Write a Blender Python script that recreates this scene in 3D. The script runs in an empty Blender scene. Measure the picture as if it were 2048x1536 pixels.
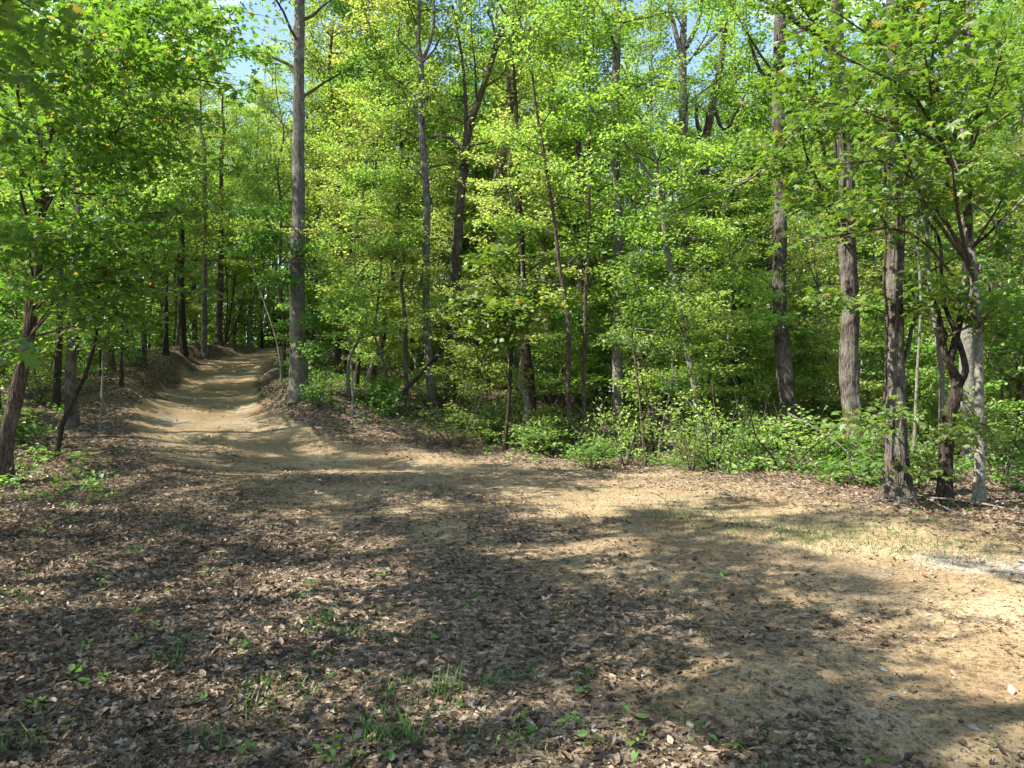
import bpy, math
import numpy as np
from mathutils import Vector

# ------------------------------------------------------------------ camera, world, sun, exposure
scn = bpy.context.scene
COL = scn.collection
F = 1420.0            # focal length in pixels of the 2048 wide picture
CAMZ = 1.6
cd = bpy.data.cameras.new('camera'); cam = bpy.data.objects.new('camera', cd); COL.objects.link(cam)
cam.location = (0, 0, CAMZ); cam.rotation_euler = (math.pi / 2, 0, 0)
cd.sensor_width = 36; cd.lens = 36 * F / 2048; cd.clip_start = 0.05; cd.clip_end = 600
scn.camera = cam

SUN_EL, SUN_AZ = math.radians(47), math.radians(-112)    # azimuth from +Y, clockwise
S = Vector((math.sin(SUN_AZ) * math.cos(SUN_EL), math.cos(SUN_AZ) * math.cos(SUN_EL), math.sin(SUN_EL)))
sl = bpy.data.lights.new('sun', 'SUN'); so = bpy.data.objects.new('sun', sl); COL.objects.link(so)
sl.energy = 5.0; sl.angle = math.radians(0.53); sl.color = (1.0, 0.95, 0.86)
so.rotation_euler = (-S).to_track_quat('-Z', 'Y').to_euler()

w = bpy.data.worlds.new('World'); scn.world = w; w.use_nodes = True
nt = w.node_tree; nt.nodes.clear()
out = nt.nodes.new('ShaderNodeOutputWorld'); bg = nt.nodes.new('ShaderNodeBackground')
sky = nt.nodes.new('ShaderNodeTexSky'); sky.sky_type = 'NISHITA'; sky.sun_disc = False
sky.sun_elevation = SUN_EL; sky.sun_rotation = SUN_AZ; sky.air_density = 1.0; sky.dust_density = 0.6
tc = nt.nodes.new('ShaderNodeTexCoord'); mp = nt.nodes.new('ShaderNodeMapping'); mp.inputs['Scale'].default_value = (1, 1, 2.2)
nz = nt.nodes.new('ShaderNodeTexNoise'); nz.inputs['Scale'].default_value = 2.6; nz.inputs['Detail'].default_value = 7
rp = nt.nodes.new('ShaderNodeValToRGB'); rp.color_ramp.elements[0].position = 0.58; rp.color_ramp.elements[1].position = 0.80
mx = nt.nodes.new('ShaderNodeMix'); mx.data_type = 'RGBA'; mx.inputs['B'].default_value = (11, 11.5, 12.5, 1)
nt.links.new(tc.outputs['Generated'], mp.inputs['Vector']); nt.links.new(mp.outputs[0], nz.inputs['Vector'])
nt.links.new(nz.outputs['Fac'], rp.inputs['Fac']); nt.links.new(rp.outputs['Color'], mx.inputs['Factor'])
nt.links.new(sky.outputs[0], mx.inputs['A']); nt.links.new(mx.outputs['Result'], bg.inputs['Color'])
nt.links.new(bg.outputs[0], out.inputs[0])
bg.inputs['Strength'].default_value = 0.12

scn.view_settings.view_transform = 'Standard'; scn.view_settings.look = 'None'
scn.view_settings.exposure = 1.7; scn.view_settings.gamma = 1.0
scn.view_settings.use_curve_mapping = False
scn.render.engine = 'CYCLES'
scn.cycles.max_bounces = 10; scn.cycles.diffuse_bounces = 7; scn.cycles.glossy_bounces = 1
scn.cycles.transmission_bounces = 8; scn.cycles.transparent_max_bounces = 2
scn.cycles.caustics_reflective = False; scn.cycles.caustics_refractive = False
scn.cycles.sample_clamp_indirect = 6.0
scn.cycles.use_adaptive_sampling = True; scn.cycles.adaptive_threshold = 0.02

R = np.random.default_rng(11)
def rr(a, b, n=None): return R.uniform(a, b, n)

# ------------------------------------------------------------------ noise, terrain
def _hash(ix, iy, seed):
    h = (ix.astype(np.int64) * 374761393 + iy.astype(np.int64) * 668265263 + seed * 1442695041) & 0x7fffffff
    h = ((h ^ (h >> 13)) * 1274126177) & 0x7fffffff
    h = (h ^ (h >> 16)) & 0xffff
    return h / 65535.0
def vnoise(x, y, seed=0):
    x = np.asarray(x, float); y = np.asarray(y, float)
    ix = np.floor(x); iy = np.floor(y); fx = x - ix; fy = y - iy
    fx = fx * fx * (3 - 2 * fx); fy = fy * fy * (3 - 2 * fy)
    a = _hash(ix, iy, seed); b = _hash(ix + 1, iy, seed); c = _hash(ix, iy + 1, seed); d = _hash(ix + 1, iy + 1, seed)
    return (a * (1 - fx) + b * fx) * (1 - fy) + (c * (1 - fx) + d * fx) * fy - 0.5
def fbm(x, y, seed=0, o=4):
    s = 0; a = 1
    for k in range(o):
        s = s + a * vnoise(x * 2 ** k, y * 2 ** k, seed + k * 17); a *= 0.5
    return s
def sstep(a, b, x):
    t = np.clip((x - a) / (b - a), 0, 1); return t * t * (3 - 2 * t)

def P(xs, ys, d): return np.array([(xs - 1024) / F * d, d, CAMZ - (ys - 768) / F * d])

_cp = [(-4, 0, 0), (4, 0, 0), (0, 3, 0), (0, 8, 0), (5, 8, 0), (-5, 6, 0.02), (-7, 10, 0.05), (8, 14, 0), (2, 13, 0), (-2, 12.5, 0.02),
       (-12, 0, 0.1), (14, 0, 0), (0, -25, -0.3), (-30, -20, 1), (30, -20, -0.5), (4, 18, 0), (9, 18, 0.02), (14, 24, 0.05), (22, 32, 0.2), (5, 32, 0.7),
       (11, 34, 0.3), (-4.5, 15, 0.1), (0, 45, 1.9), (-17, 60, 3.2), (-12, 52, 3.6), (25, 60, 0.5), (8, 60, 0.8), (-30, 45, 2.8), (-32, 20, 1.5), (40, 10, 0),
       (-60, 60, 3.0), (60, 60, -1), (0, 100, 1), (-50, 120, 3), (50, 120, -2), (-90, 0, 3), (90, 0, -1), (0, -80, -1), (-20, 8, .5), (-8.6, 13, .3)]
_pix = []
for q in [(5, 950, 11.5), (145, 838, 16), (110, 897, 13), (367, 705, 33), (408, 712, 34.5), (436, 690, 38), (290, 730, 25), (332, 708, 29), (243, 770, 20), (225, 755, 24),
          (865, 824, 20), (900, 824, 20.5), (815, 834, 19), (1060, 862, 19), (945, 770, 25), (740, 775, 23), (600, 790, 19),
          (430, 850, 19.5), (430, 790, 26), (460, 745, 32), (520, 705, 38), (545, 695, 43), (1010, 905, 16.7), (700, 700, 40)]:
    _pix.append(tuple(P(*q)))
ROAD = np.array([(8, -9, 3), (6.4, -2, 2.6), (5.0, 2.5, 2.4), (3.0, 5.5, 2.3), (1.3, 8.4, 2.2), (-1.5, 11.7, 2.0), (-4.8, 14.2, 1.8), (-7.3, 17, 1.65), (-8.6, 20, 1.5),
                 (-10.3, 24.5, 1.4), (-11.9, 29, 1.4), (-13.0, 33, 1.4), (-13.4, 38, 1.25), (-12.9, 43, 1.3), (-10, 50, 1.5), (-5, 57, 1.6), (2, 62, 1.6)], float)
def _tps(r2): return 0.5 * r2 * np.log(r2 + 1e-9)
def road_dist(x, y):
    """signed distance from the road edge (negative inside) and side (+1 right of the road's direction)"""
    x = np.asarray(x, float); y = np.asarray(y, float)
    best = np.full(x.shape, 1e9); side = np.zeros(x.shape)
    for a, b in zip(ROAD[:-1], ROAD[1:]):
        e = b[:2] - a[:2]; L2 = (e ** 2).sum()
        t = np.clip(((x - a[0]) * e[0] + (y - a[1]) * e[1]) / L2, 0, 1)
        dx = x - a[0] - t * e[0]; dy = y - a[1] - t * e[1]
        d = np.hypot(dx, dy) - (a[2] + t * (b[2] - a[2]))
        s = np.sign(dx * e[1] - dy * e[0])
        m = d < best; best = np.where(m, d, best); side = np.where(m, s, side)
    return best, side
def bank(x, y):
    d, s = road_dist(x, y)
    up = sstep(18, 23, y)
    z = np.where(s < 0, 0.85 * sstep(0.0, 1.0, d + 0.45 * fbm(x * .9, y * .9, 5, 5)) * up * (1 - sstep(4, 9, d)) * (1 - sstep(38, 43, y)), 0)
    up2 = sstep(16.5, 20, y) * (1 - sstep(29, 34, y))
    z = z + np.where(s > 0, 0.42 * sstep(0.0, 0.7, d + 0.4 * fbm(x * .9, y * .9, 6, 5)) * up2 * (1 - sstep(1.5, 3.5, d)), 0)
    z = z - 0.07 * (1 - sstep(-0.6, 0.1, d)) * sstep(10, 16, y)
    return z - 0.03 * (1 - sstep(0, 0.3, np.abs(d + 0.8 + .15 * vnoise(x * .7, y * .7, 12)))) * (.5 + .5 * sstep(12, 18, y)) - 0.02 * (1 - sstep(0, 0.3, np.abs(d + 2.3))) * (1 - sstep(12, 18, y))
_pix = np.array(_pix, float); _pix[:, 2] -= bank(_pix[:, 0], _pix[:, 1])
_cp = np.vstack([np.array(_cp, float), _pix])
_n = len(_cp); _A = np.zeros((_n + 3, _n + 3)); _d2 = ((_cp[:, None, :2] - _cp[None, :, :2]) ** 2).sum(-1)
_A[:_n, :_n] = _tps(_d2) + np.eye(_n) * 1.5; _A[:_n, _n] = 1; _A[:_n, _n + 1:] = _cp[:, :2]; _A[_n:, :_n] = _A[:_n, _n:].T
_w = np.linalg.solve(_A, np.concatenate([_cp[:, 2], [0, 0, 0]]))
def height(x, y):
    x = np.asarray(x, float); y = np.asarray(y, float)
    z = _w[_n] + _w[_n + 1] * x + _w[_n + 2] * y
    for k in range(_n):
        z = z + _w[k] * _tps((x - _cp[k, 0]) ** 2 + (y - _cp[k, 1]) ** 2)
    z = np.clip(z, -3, 7)
    d, s = road_dist(x, y)
    z = z + bank(x, y)
    off = sstep(-0.2, 0.8, d)
    z = z + (0.04 + 0.10 * off) * fbm(x * 0.5, y * 0.5, 3, 3) + (0.02 + 0.03 * off) * fbm(x * 2.2, y * 2.2, 9, 4)
    return z
def h1(x, y): return float(height(np.array([x]), np.array([y]))[0])
def litter(x, y):
    d, s = road_dist(x, y)
    n = fbm(x * 0.8, y * 0.8, 21, 4); n2 = fbm(x * 1.3, y * 1.3, 31, 4)
    near = 1 - sstep(14, 18, y)
    nr = 1 - sstep(9, 13, y); left = sstep(-0.4 + 1.1 * n, .6 + 1.4 * nr + 1.1 * n, d) * (.86 + .4 * n2) * np.where(s < 0, 1, 0)
    edge = sstep(-0.3 + 0.6 * n, 0.5 + 0.6 * n, d)
    l = np.where((s < 0) & (y < 16), left, edge)
    l = np.maximum(l, near * np.clip(0.25 + 0.35 * n2 + 0.3 * n, 0.05, 0.5))
    l = np.maximum(l, .5 * np.where(s < 0, 1, 0) * sstep(-1.7, .3, d + 1.2 * n) * (1 - sstep(6, 10, y)))
    # bare earthy patches inside the littered verge
    l = l * (1 - 0.6 * near * sstep(0.22, 0.42, fbm(x * 0.55, y * 0.55, 77, 3)) * (d < 4))
    l = np.where((s > 0) & (y < 16), l * (0.35 + 0.5 * sstep(0.9, 2.6, d)), l)
    return np.clip(l, 0, 1)

# ------------------------------------------------------------------ mesh building
class MB:
    def __init__(s): s.v = []; s.f = []; s.n = 0
    def add(s, v, f, mat=0, smooth=False):
        v = np.asarray(v, np.float32).reshape(-1, 3); f = np.asarray(f, np.int64)
        if len(v) == 0: return
        s.v.append(v); s.f.append((f + s.n, mat, smooth)); s.n += len(v)
    def mesh(s, name, mats):
        me = bpy.data.meshes.new(name)
        v = np.concatenate(s.v)
        me.vertices.add(len(v)); me.vertices.foreach_set('co', v.ravel())
        tot = sum(f.size for f, _, _ in s.f); npoly = sum(len(f) for f, _, _ in s.f)
        me.loops.add(tot); me.polygons.add(npoly)
        me.loops.foreach_set('vertex_index', np.concatenate([f.ravel() for f, _, _ in s.f]).astype(np.int32))
        cnt = np.concatenate([np.full(len(f), f.shape[1]) for f, _, _ in s.f])
        me.polygons.foreach_set('loop_start', (np.cumsum(cnt) - cnt).astype(np.int32))
        me.polygons.foreach_set('material_index', np.concatenate([np.full(len(f), m) for f, m, _ in s.f]).astype(np.int32))
        me.polygons.foreach_set('use_smooth', np.concatenate([np.full(len(f), sm) for f, _, sm in s.f]).astype(bool))
        me.update(calc_edges=True)
        for m in mats: me.materials.append(m)
        return me
def link(name, data, parent=None, loc=None):
    o = bpy.data.objects.new(name, data); COL.objects.link(o)
    if parent: o.parent = parent
    if loc is not None: o.location = loc
    return o
def tag(o, label=None, cat=None, group=None, kind=None):
    if label: o['label'] = label
    if cat: o['category'] = cat
    if group: o['group'] = group
    if kind: o['kind'] = kind
    return o

def spline(pts, step):
    pts = np.asarray(pts, float); n = len(pts)
    if n < 3:
        k = max(2, int(np.linalg.norm(pts[-1] - pts[0]) / step)); t = np.linspace(0, 1, k + 1)[:, None]
        return pts[0] + (pts[-1] - pts[0]) * t
    e = np.vstack([2 * pts[0] - pts[1], pts, 2 * pts[-1] - pts[-2]]); o = []
    for i in range(n - 1):
        p0, p1, p2, p3 = e[i:i + 4]; k = max(1, int(np.linalg.norm(p2[:3] - p1[:3]) / step))
        t = np.linspace(0, 1, k, endpoint=False)[:, None]
        o.append(0.5 * (2 * p1 + (p2 - p0) * t + (2 * p0 - 5 * p1 + 4 * p2 - p3) * t ** 2 + (3 * p1 - p0 - 3 * p2 + p3) * t ** 3))
    return np.vstack(o + [pts[-1:]])
def tube(mb, pts, rad, sides=6, mat=0, rough=0.0, seed=0, fine=1.0, lobes=0.0):
    pts = np.asarray(pts, float); n = len(pts); rad = np.asarray(rad, float)
    if rad.ndim == 0: rad = np.full(n, float(rad))
    T = np.gradient(pts, axis=0); T /= np.linalg.norm(T, axis=1)[:, None] + 1e-9
    ref = np.array([1.0, 0.02, 0.03]) if abs(T[:, 0]).mean() < 0.8 else np.array([0.0, 1.0, 0.05])
    U = np.cross(T, ref); U /= np.linalg.norm(U, axis=1)[:, None]; V = np.cross(T, U)
    a = np.linspace(0, 2 * np.pi, sides, endpoint=False)
    r = rad[:, None] * np.ones(sides)
    if rough:
        s = np.concatenate([[0], np.cumsum(np.linalg.norm(np.diff(pts, axis=0), axis=1))])[:, None] * np.ones(sides)
        aa = np.cos(a) * 3.1 * fine; bb = np.sin(a) * 3.1 * fine
        nz = fbm(s * 1.3 * fine + 40 * aa * 0 + seed, (aa * 1.7 + bb * 0.9)[None, :] + 7.3 + seed, 41, 3) + fbm(s * 1.1 + 9.1, (bb * 2.1 - aa * 0.8)[None, :] + seed, 43, 3)
        r = r * (1 + rough * nz)
    if lobes:
        hz = np.exp(-np.maximum(pts[:, 2] - pts[0, 2] - .15, 0) / .2)[:, None]
        r = r * (1 + lobes * hz * (.5 + .5 * np.cos(a * 5 + seed) + .3 * np.cos(a * 3 + seed * 2))[None, :])
    v = pts[:, None, :] + r[..., None] * (np.cos(a)[None, :, None] * U[:, None, :] + np.sin(a)[None, :, None] * V[:, None, :])
    i = np.arange(n - 1)[:, None] * sides; j = np.arange(sides)[None, :]; j2 = (j + 1) % sides
    f = np.stack([i + j, i + j2, i + sides + j2, i + sides + j], -1).reshape(-1, 4)
    mb.add(v.reshape(-1, 3), f, mat, True)
    if rad[-1] > 0.01 and sides <= 24:
        c = pts[-1] + T[-1] * rad[-1] * 0.5
        mb.add(np.vstack([v[-1], c[None]]), np.array([[k, (k + 1) % sides, sides] for k in range(sides)]), mat, True)

# leaf shapes: (along, across, up), faces
SH = {}
SH['rhomb'] = (np.array([(0, 0, 0), (.45, .33, .08), (1, 0, -.06), (.45, -.33, .08)]), np.array([(0, 1, 2), (0, 2, 3)]))
SH['oval'] = (np.array([(0, 0, 0), (.3, .27, .06), (.7, .23, .05), (1, 0, -.08), (.7, -.23, .05), (.3, -.27, .06)]), np.array([(0, 1, 2, 3), (0, 3, 4, 5)]))
_h = [(.10, .50, -.05), (.27, .24, .03), (.62, .50, -.08), (.62, .20, .03)]
_mv = [(.33, 0, .02), (-.02, 0, 0)] + _h + [(1.05, 0, -.10)] + [(a, -b, c) for a, b, c in _h[::-1]]
SH['maple'] = (np.array(_mv), np.array([(0, k, k + 1) for k in range(1, 10)] + [(0, 10, 1)]))
_mv2 = [(0, 0, 0), (.12, .42, -.04), (.6, .42, -.06), (1.0, 0, -.08), (.6, -.42, -.06), (.12, -.42, -.04)]
SH['lobed'] = (np.array(_mv2), np.array([(0, 1, 2, 3), (0, 3, 4, 5)]))
_l = [(0, 0, 0), (.18, .16, .05), (.36, .12, .06), (.5, .30, .14), (.66, .14, .1), (.8, .2, .22), (1.0, 0, .2), (.8, -.18, .2), (.66, -.13, .1), (.5, -.28, .12), (.36, -.12, .06), (.18, -.15, .05)]
SH['oak'] = (np.array(_l), np.array([(0, 1, 2, 10), (0, 10, 11, 11), (2, 3, 4, 8), (2, 8, 9, 10), (4, 5, 6, 7), (4, 7, 8, 8)])[[0, 2, 3, 4]])
SH['curl'] = (np.array([(0, 0, 0), (.35, .26, .16), (.7, .2, .10), (1, 0, .22), (.7, -.2, .20), (.35, -.26, .05), (.5, 0, -.04)]),
              np.array([(0, 1, 6), (1, 2, 6), (2, 3, 6), (3, 4, 6), (4, 5, 6), (5, 0, 6)]))
def leaves(mb, p, size, shape, mat=0, droop=0.25, dvar=0.35, roll=0.45, yaw=None, rng=R):
    n = len(p)
    if n == 0: return
    tv, tf = SH[shape]
    y = rng.uniform(0, 2 * np.pi, n) if yaw is None else yaw
    dr = droop + rng.normal(0, dvar, n); ro = rng.normal(0, roll, n)
    f = np.stack([np.cos(y) * np.cos(dr), np.sin(y) * np.cos(dr), -np.sin(dr)], 1)
    s0 = np.stack([-np.sin(y), np.cos(y), np.zeros(n)], 1); n0 = np.cross(f, s0)
    s = s0 * np.cos(ro)[:, None] + n0 * np.sin(ro)[:, None]; nn = np.cross(f, s)
    sz = (np.ones(n) * size)[:, None, None]
    asp = rng.uniform(0.8, 1.15, n)[:, None, None]; cv = rng.uniform(0.2, 1.7, n)[:, None, None]
    v = p[:, None, :] + sz * (tv[None, :, 0, None] * f[:, None] + asp * tv[None, :, 1, None] * s[:, None] + cv * tv[None, :, 2, None] * nn[:, None])
    fc = tf[None] + (np.arange(n) * len(tv))[:, None, None]
    mb.add(v.reshape(-1, 3), fc.reshape(-1, tf.shape[1]), mat)

# ------------------------------------------------------------------ materials
def newmat(name):
    m = bpy.data.materials.new(name); m.use_nodes = True; t = m.node_tree; t.nodes.clear()
    o = t.nodes.new('ShaderNodeOutputMaterial'); return m, t, o
def node(t, ty, **k):
    n = t.nodes.new(ty)
    for a, b in k.items():
        if a in n.inputs: n.inputs[a].default_value = b
        else: setattr(n, a, b)
    return n
def ramp(t, fac, stops):
    r = t.nodes.new('ShaderNodeValToRGB'); cr = r.color_ramp
    while len(cr.elements) < len(stops): cr.elements.new(0.5)
    for e, (p, c) in zip(cr.elements, stops): e.position = p; e.color = (*c, 1)
    t.links.new(fac, r.inputs['Fac']); return r
def leaf_mat(name, stops, trans=1.9, gloss=0.035, mixf=0.45):
    m, t, o = newmat(name)
    g = node(t, 'ShaderNodeNewGeometry'); oi = node(t, 'ShaderNodeObjectInfo')
    r = ramp(t, g.outputs['Random Per Island'], stops)
    hs = node(t, 'ShaderNodeHueSaturation'); t.links.new(r.outputs[0], hs.inputs['Color'])
    mr = node(t, 'ShaderNodeMapRange'); mr.inputs['To Min'].default_value = 0.8; mr.inputs['To Max'].default_value = 1.2
    t.links.new(oi.outputs['Random'], mr.inputs['Value']); t.links.new(mr.outputs[0], hs.inputs['Value'])
    mh = node(t, 'ShaderNodeMapRange'); mh.inputs['To Min'].default_value = 0.487; mh.inputs['To Max'].default_value = 0.513
    t.links.new(oi.outputs['Random'], mh.inputs['Value']); t.links.new(mh.outputs[0], hs.inputs['Hue'])
    d = node(t, 'ShaderNodeBsdfDiffuse'); tr = node(t, 'ShaderNodeBsdfTranslucent'); t.links.new(hs.outputs[0], d.inputs['Color'])
    mul = node(t, 'ShaderNodeMix', data_type='RGBA', blend_type='MULTIPLY'); mul.inputs['Factor'].default_value = 1
    mul.inputs['B'].default_value = (trans * 0.95, trans, trans * 0.5, 1)
    t.links.new(hs.outputs[0], mul.inputs['A']); t.links.new(mul.outputs['Result'], tr.inputs['Color'])
    mx = node(t, 'ShaderNodeMixShader'); mx.inputs[0].default_value = mixf
    t.links.new(d.outputs[0], mx.inputs[1]); t.links.new(tr.outputs[0], mx.inputs[2])
    gl = node(t, 'ShaderNodeBsdfGlossy', Roughness=0.55); gl.inputs['Color'].default_value = (1, 1, 1, 1)
    mg = node(t, 'ShaderNodeMixShader'); mg.inputs[0].default_value = gloss
    t.links.new(mx.outputs[0], mg.inputs[1]); t.links.new(gl.outputs[0], mg.inputs[2]); t.links.new(mg.outputs[0], o.inputs[0])
    return m
ML = {
 'fresh': leaf_mat('fresh_leaf', [(0, (.125, .20, .036)), (.5, (.18, .265, .052)), (1, (.27, .335, .09))], trans=2.2),
 'mid': leaf_mat('green_leaf', [(0, (.09, .165, .03)), (.5, (.13, .22, .042)), (1, (.19, .285, .06))], trans=2.1),
 'deep': leaf_mat('deep_green_leaf', [(0, (.055, .12, .024)), (.6, (.085, .165, .03)), (1, (.13, .21, .04))], trans=2.1),
 'maple': leaf_mat('maple_leaf', [(0, (.065, .125, .017)), (.5, (.098, .165, .022)), (.955, (.14, .205, .026)), (.975, (.20, .16, .045)), (1, (.24, .17, .055))], gloss=0.04, trans=1.9, mixf=.48),
 'young': leaf_mat('young_leaf', [(0, (.19, .245, .06)), (.6, (.28, .325, .10)), (1, (.40, .41, .18))], trans=2.1),
 'ground': leaf_mat('seedling_leaf', [(0, (.07, .15, .02)), (.6, (.11, .21, .03)), (1, (.17, .28, .05))]),
 'needle': leaf_mat('dry_needle', [(0, (.05, .07, .022)), (.5, (.09, .085, .04)), (1, (.14, .10, .06))], mixf=0.2),
}
def bark_mat(name, dark, light, patch, scale=1.0, bump=0.6, pf=0.5, zs=0.16):
    m, t, o = newmat(name)
    c = node(t, 'ShaderNodeTexCoord'); mp = node(t, 'ShaderNodeMapping'); mp.inputs['Scale'].default_value = (1, 1, zs)
    t.links.new(c.outputs['Object'], mp.inputs[0])
    n1 = node(t, 'ShaderNodeTexNoise', Scale=26 * scale, Detail=6.0, Roughness=0.65); t.links.new(mp.outputs[0], n1.inputs[0])
    v1 = node(t, 'ShaderNodeTexVoronoi', Scale=30 * scale); v1.feature = 'DISTANCE_TO_EDGE'; t.links.new(mp.outputs[0], v1.inputs[0])
    n2 = node(t, 'ShaderNodeTexNoise', Scale=2.6, Detail=5.0, Roughness=0.6); t.links.new(c.outputs['Object'], n2.inputs[0])
    n3 = node(t, 'ShaderNodeTexNoise', Scale=60.0, Detail=3.0); t.links.new(c.outputs['Object'], n3.inputs[0])
    ma = node(t, 'ShaderNodeMath', operation='MULTIPLY_ADD'); t.links.new(v1.outputs['Distance'], ma.inputs[0]); ma.inputs[1].default_value = 0.9
    t.links.new(n1.outputs['Fac'], ma.inputs[2])
    r1 = ramp(t, ma.outputs[0], [(0.42, dark), (0.62, tuple((a + b) / 2 for a, b in zip(dark, light))), (0.85, light)])
    r2 = ramp(t, n2.outputs['Fac'], [(pf, (0, 0, 0)), (pf + 0.13, (1, 1, 1))])
    r3 = ramp(t, n3.outputs['Fac'], [(0.35, (.6, .6, .6)), (0.65, (1.1, 1.1, 1.1))])
    mx = node(t, 'ShaderNodeMix', data_type='RGBA'); t.links.new(r1.outputs[0], mx.inputs['A']); mx.inputs['B'].default_value = (*patch, 1)
    mm = node(t, 'ShaderNodeMath', operation='MULTIPLY'); t.links.new(r2.outputs[0], mm.inputs[0]); t.links.new(n1.outputs['Fac'], mm.inputs[1])
    t.links.new(mm.outputs[0], mx.inputs['Factor'])
    ml = node(t, 'ShaderNodeMix', data_type='RGBA', blend_type='MULTIPLY'); ml.inputs['Factor'].default_value = 1
    t.links.new(mx.outputs['Result'], ml.inputs['A']); t.links.new(r3.outputs[0], ml.inputs['B'])
    b = node(t, 'ShaderNodeBump', Strength=min(1, bump * 1.4), Distance=0.045); t.links.new(ma.outputs[0], b.inputs['Height'])
    d = node(t, 'ShaderNodeBsdfDiffuse', Roughness=0.8); t.links.new(ml.outputs['Result'], d.inputs['Color']); t.links.new(b.outputs[0], d.inputs['Normal'])
    t.links.new(d.outputs[0], o.inputs[0]); return m
BK = {
 'grey': bark_mat('grey_bark', (.085, .072, .058), (.26, .235, .20), (.36, .36, .31), 1.3, 0.5, 0.5, 0.12),
 'brown': bark_mat('brown_furrowed_bark', (.05, .036, .028), (.19, .145, .11), (.24, .23, .18), 1.0, 1.0, 0.52, 0.16),
 'shaggy': bark_mat('flaking_bark', (.035, .028, .022), (.165, .138, .112), (.28, .26, .22), 0.9, 1.0, 0.46, 0.17),
 'dark': bark_mat('dark_bark', (.03, .024, .02), (.10, .08, .062), (.16, .15, .12), 1.2, 0.7, 0.55, 0.14),
 'pale': bark_mat('pale_smooth_bark', (.15, .135, .105), (.30, .28, .24), (.13, .125, .09), 0.7, 0.25, 0.52, 0.6),
 'twig': bark_mat('twig_bark', (.06, .045, .035), (.17, .13, .10), (.2, .18, .15), 2.0, 0.2),
 'dead': bark_mat('dead_wood', (.14, .11, .085), (.34, .28, .23), (.42, .38, .33), 1.5, 0.3),
}

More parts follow.
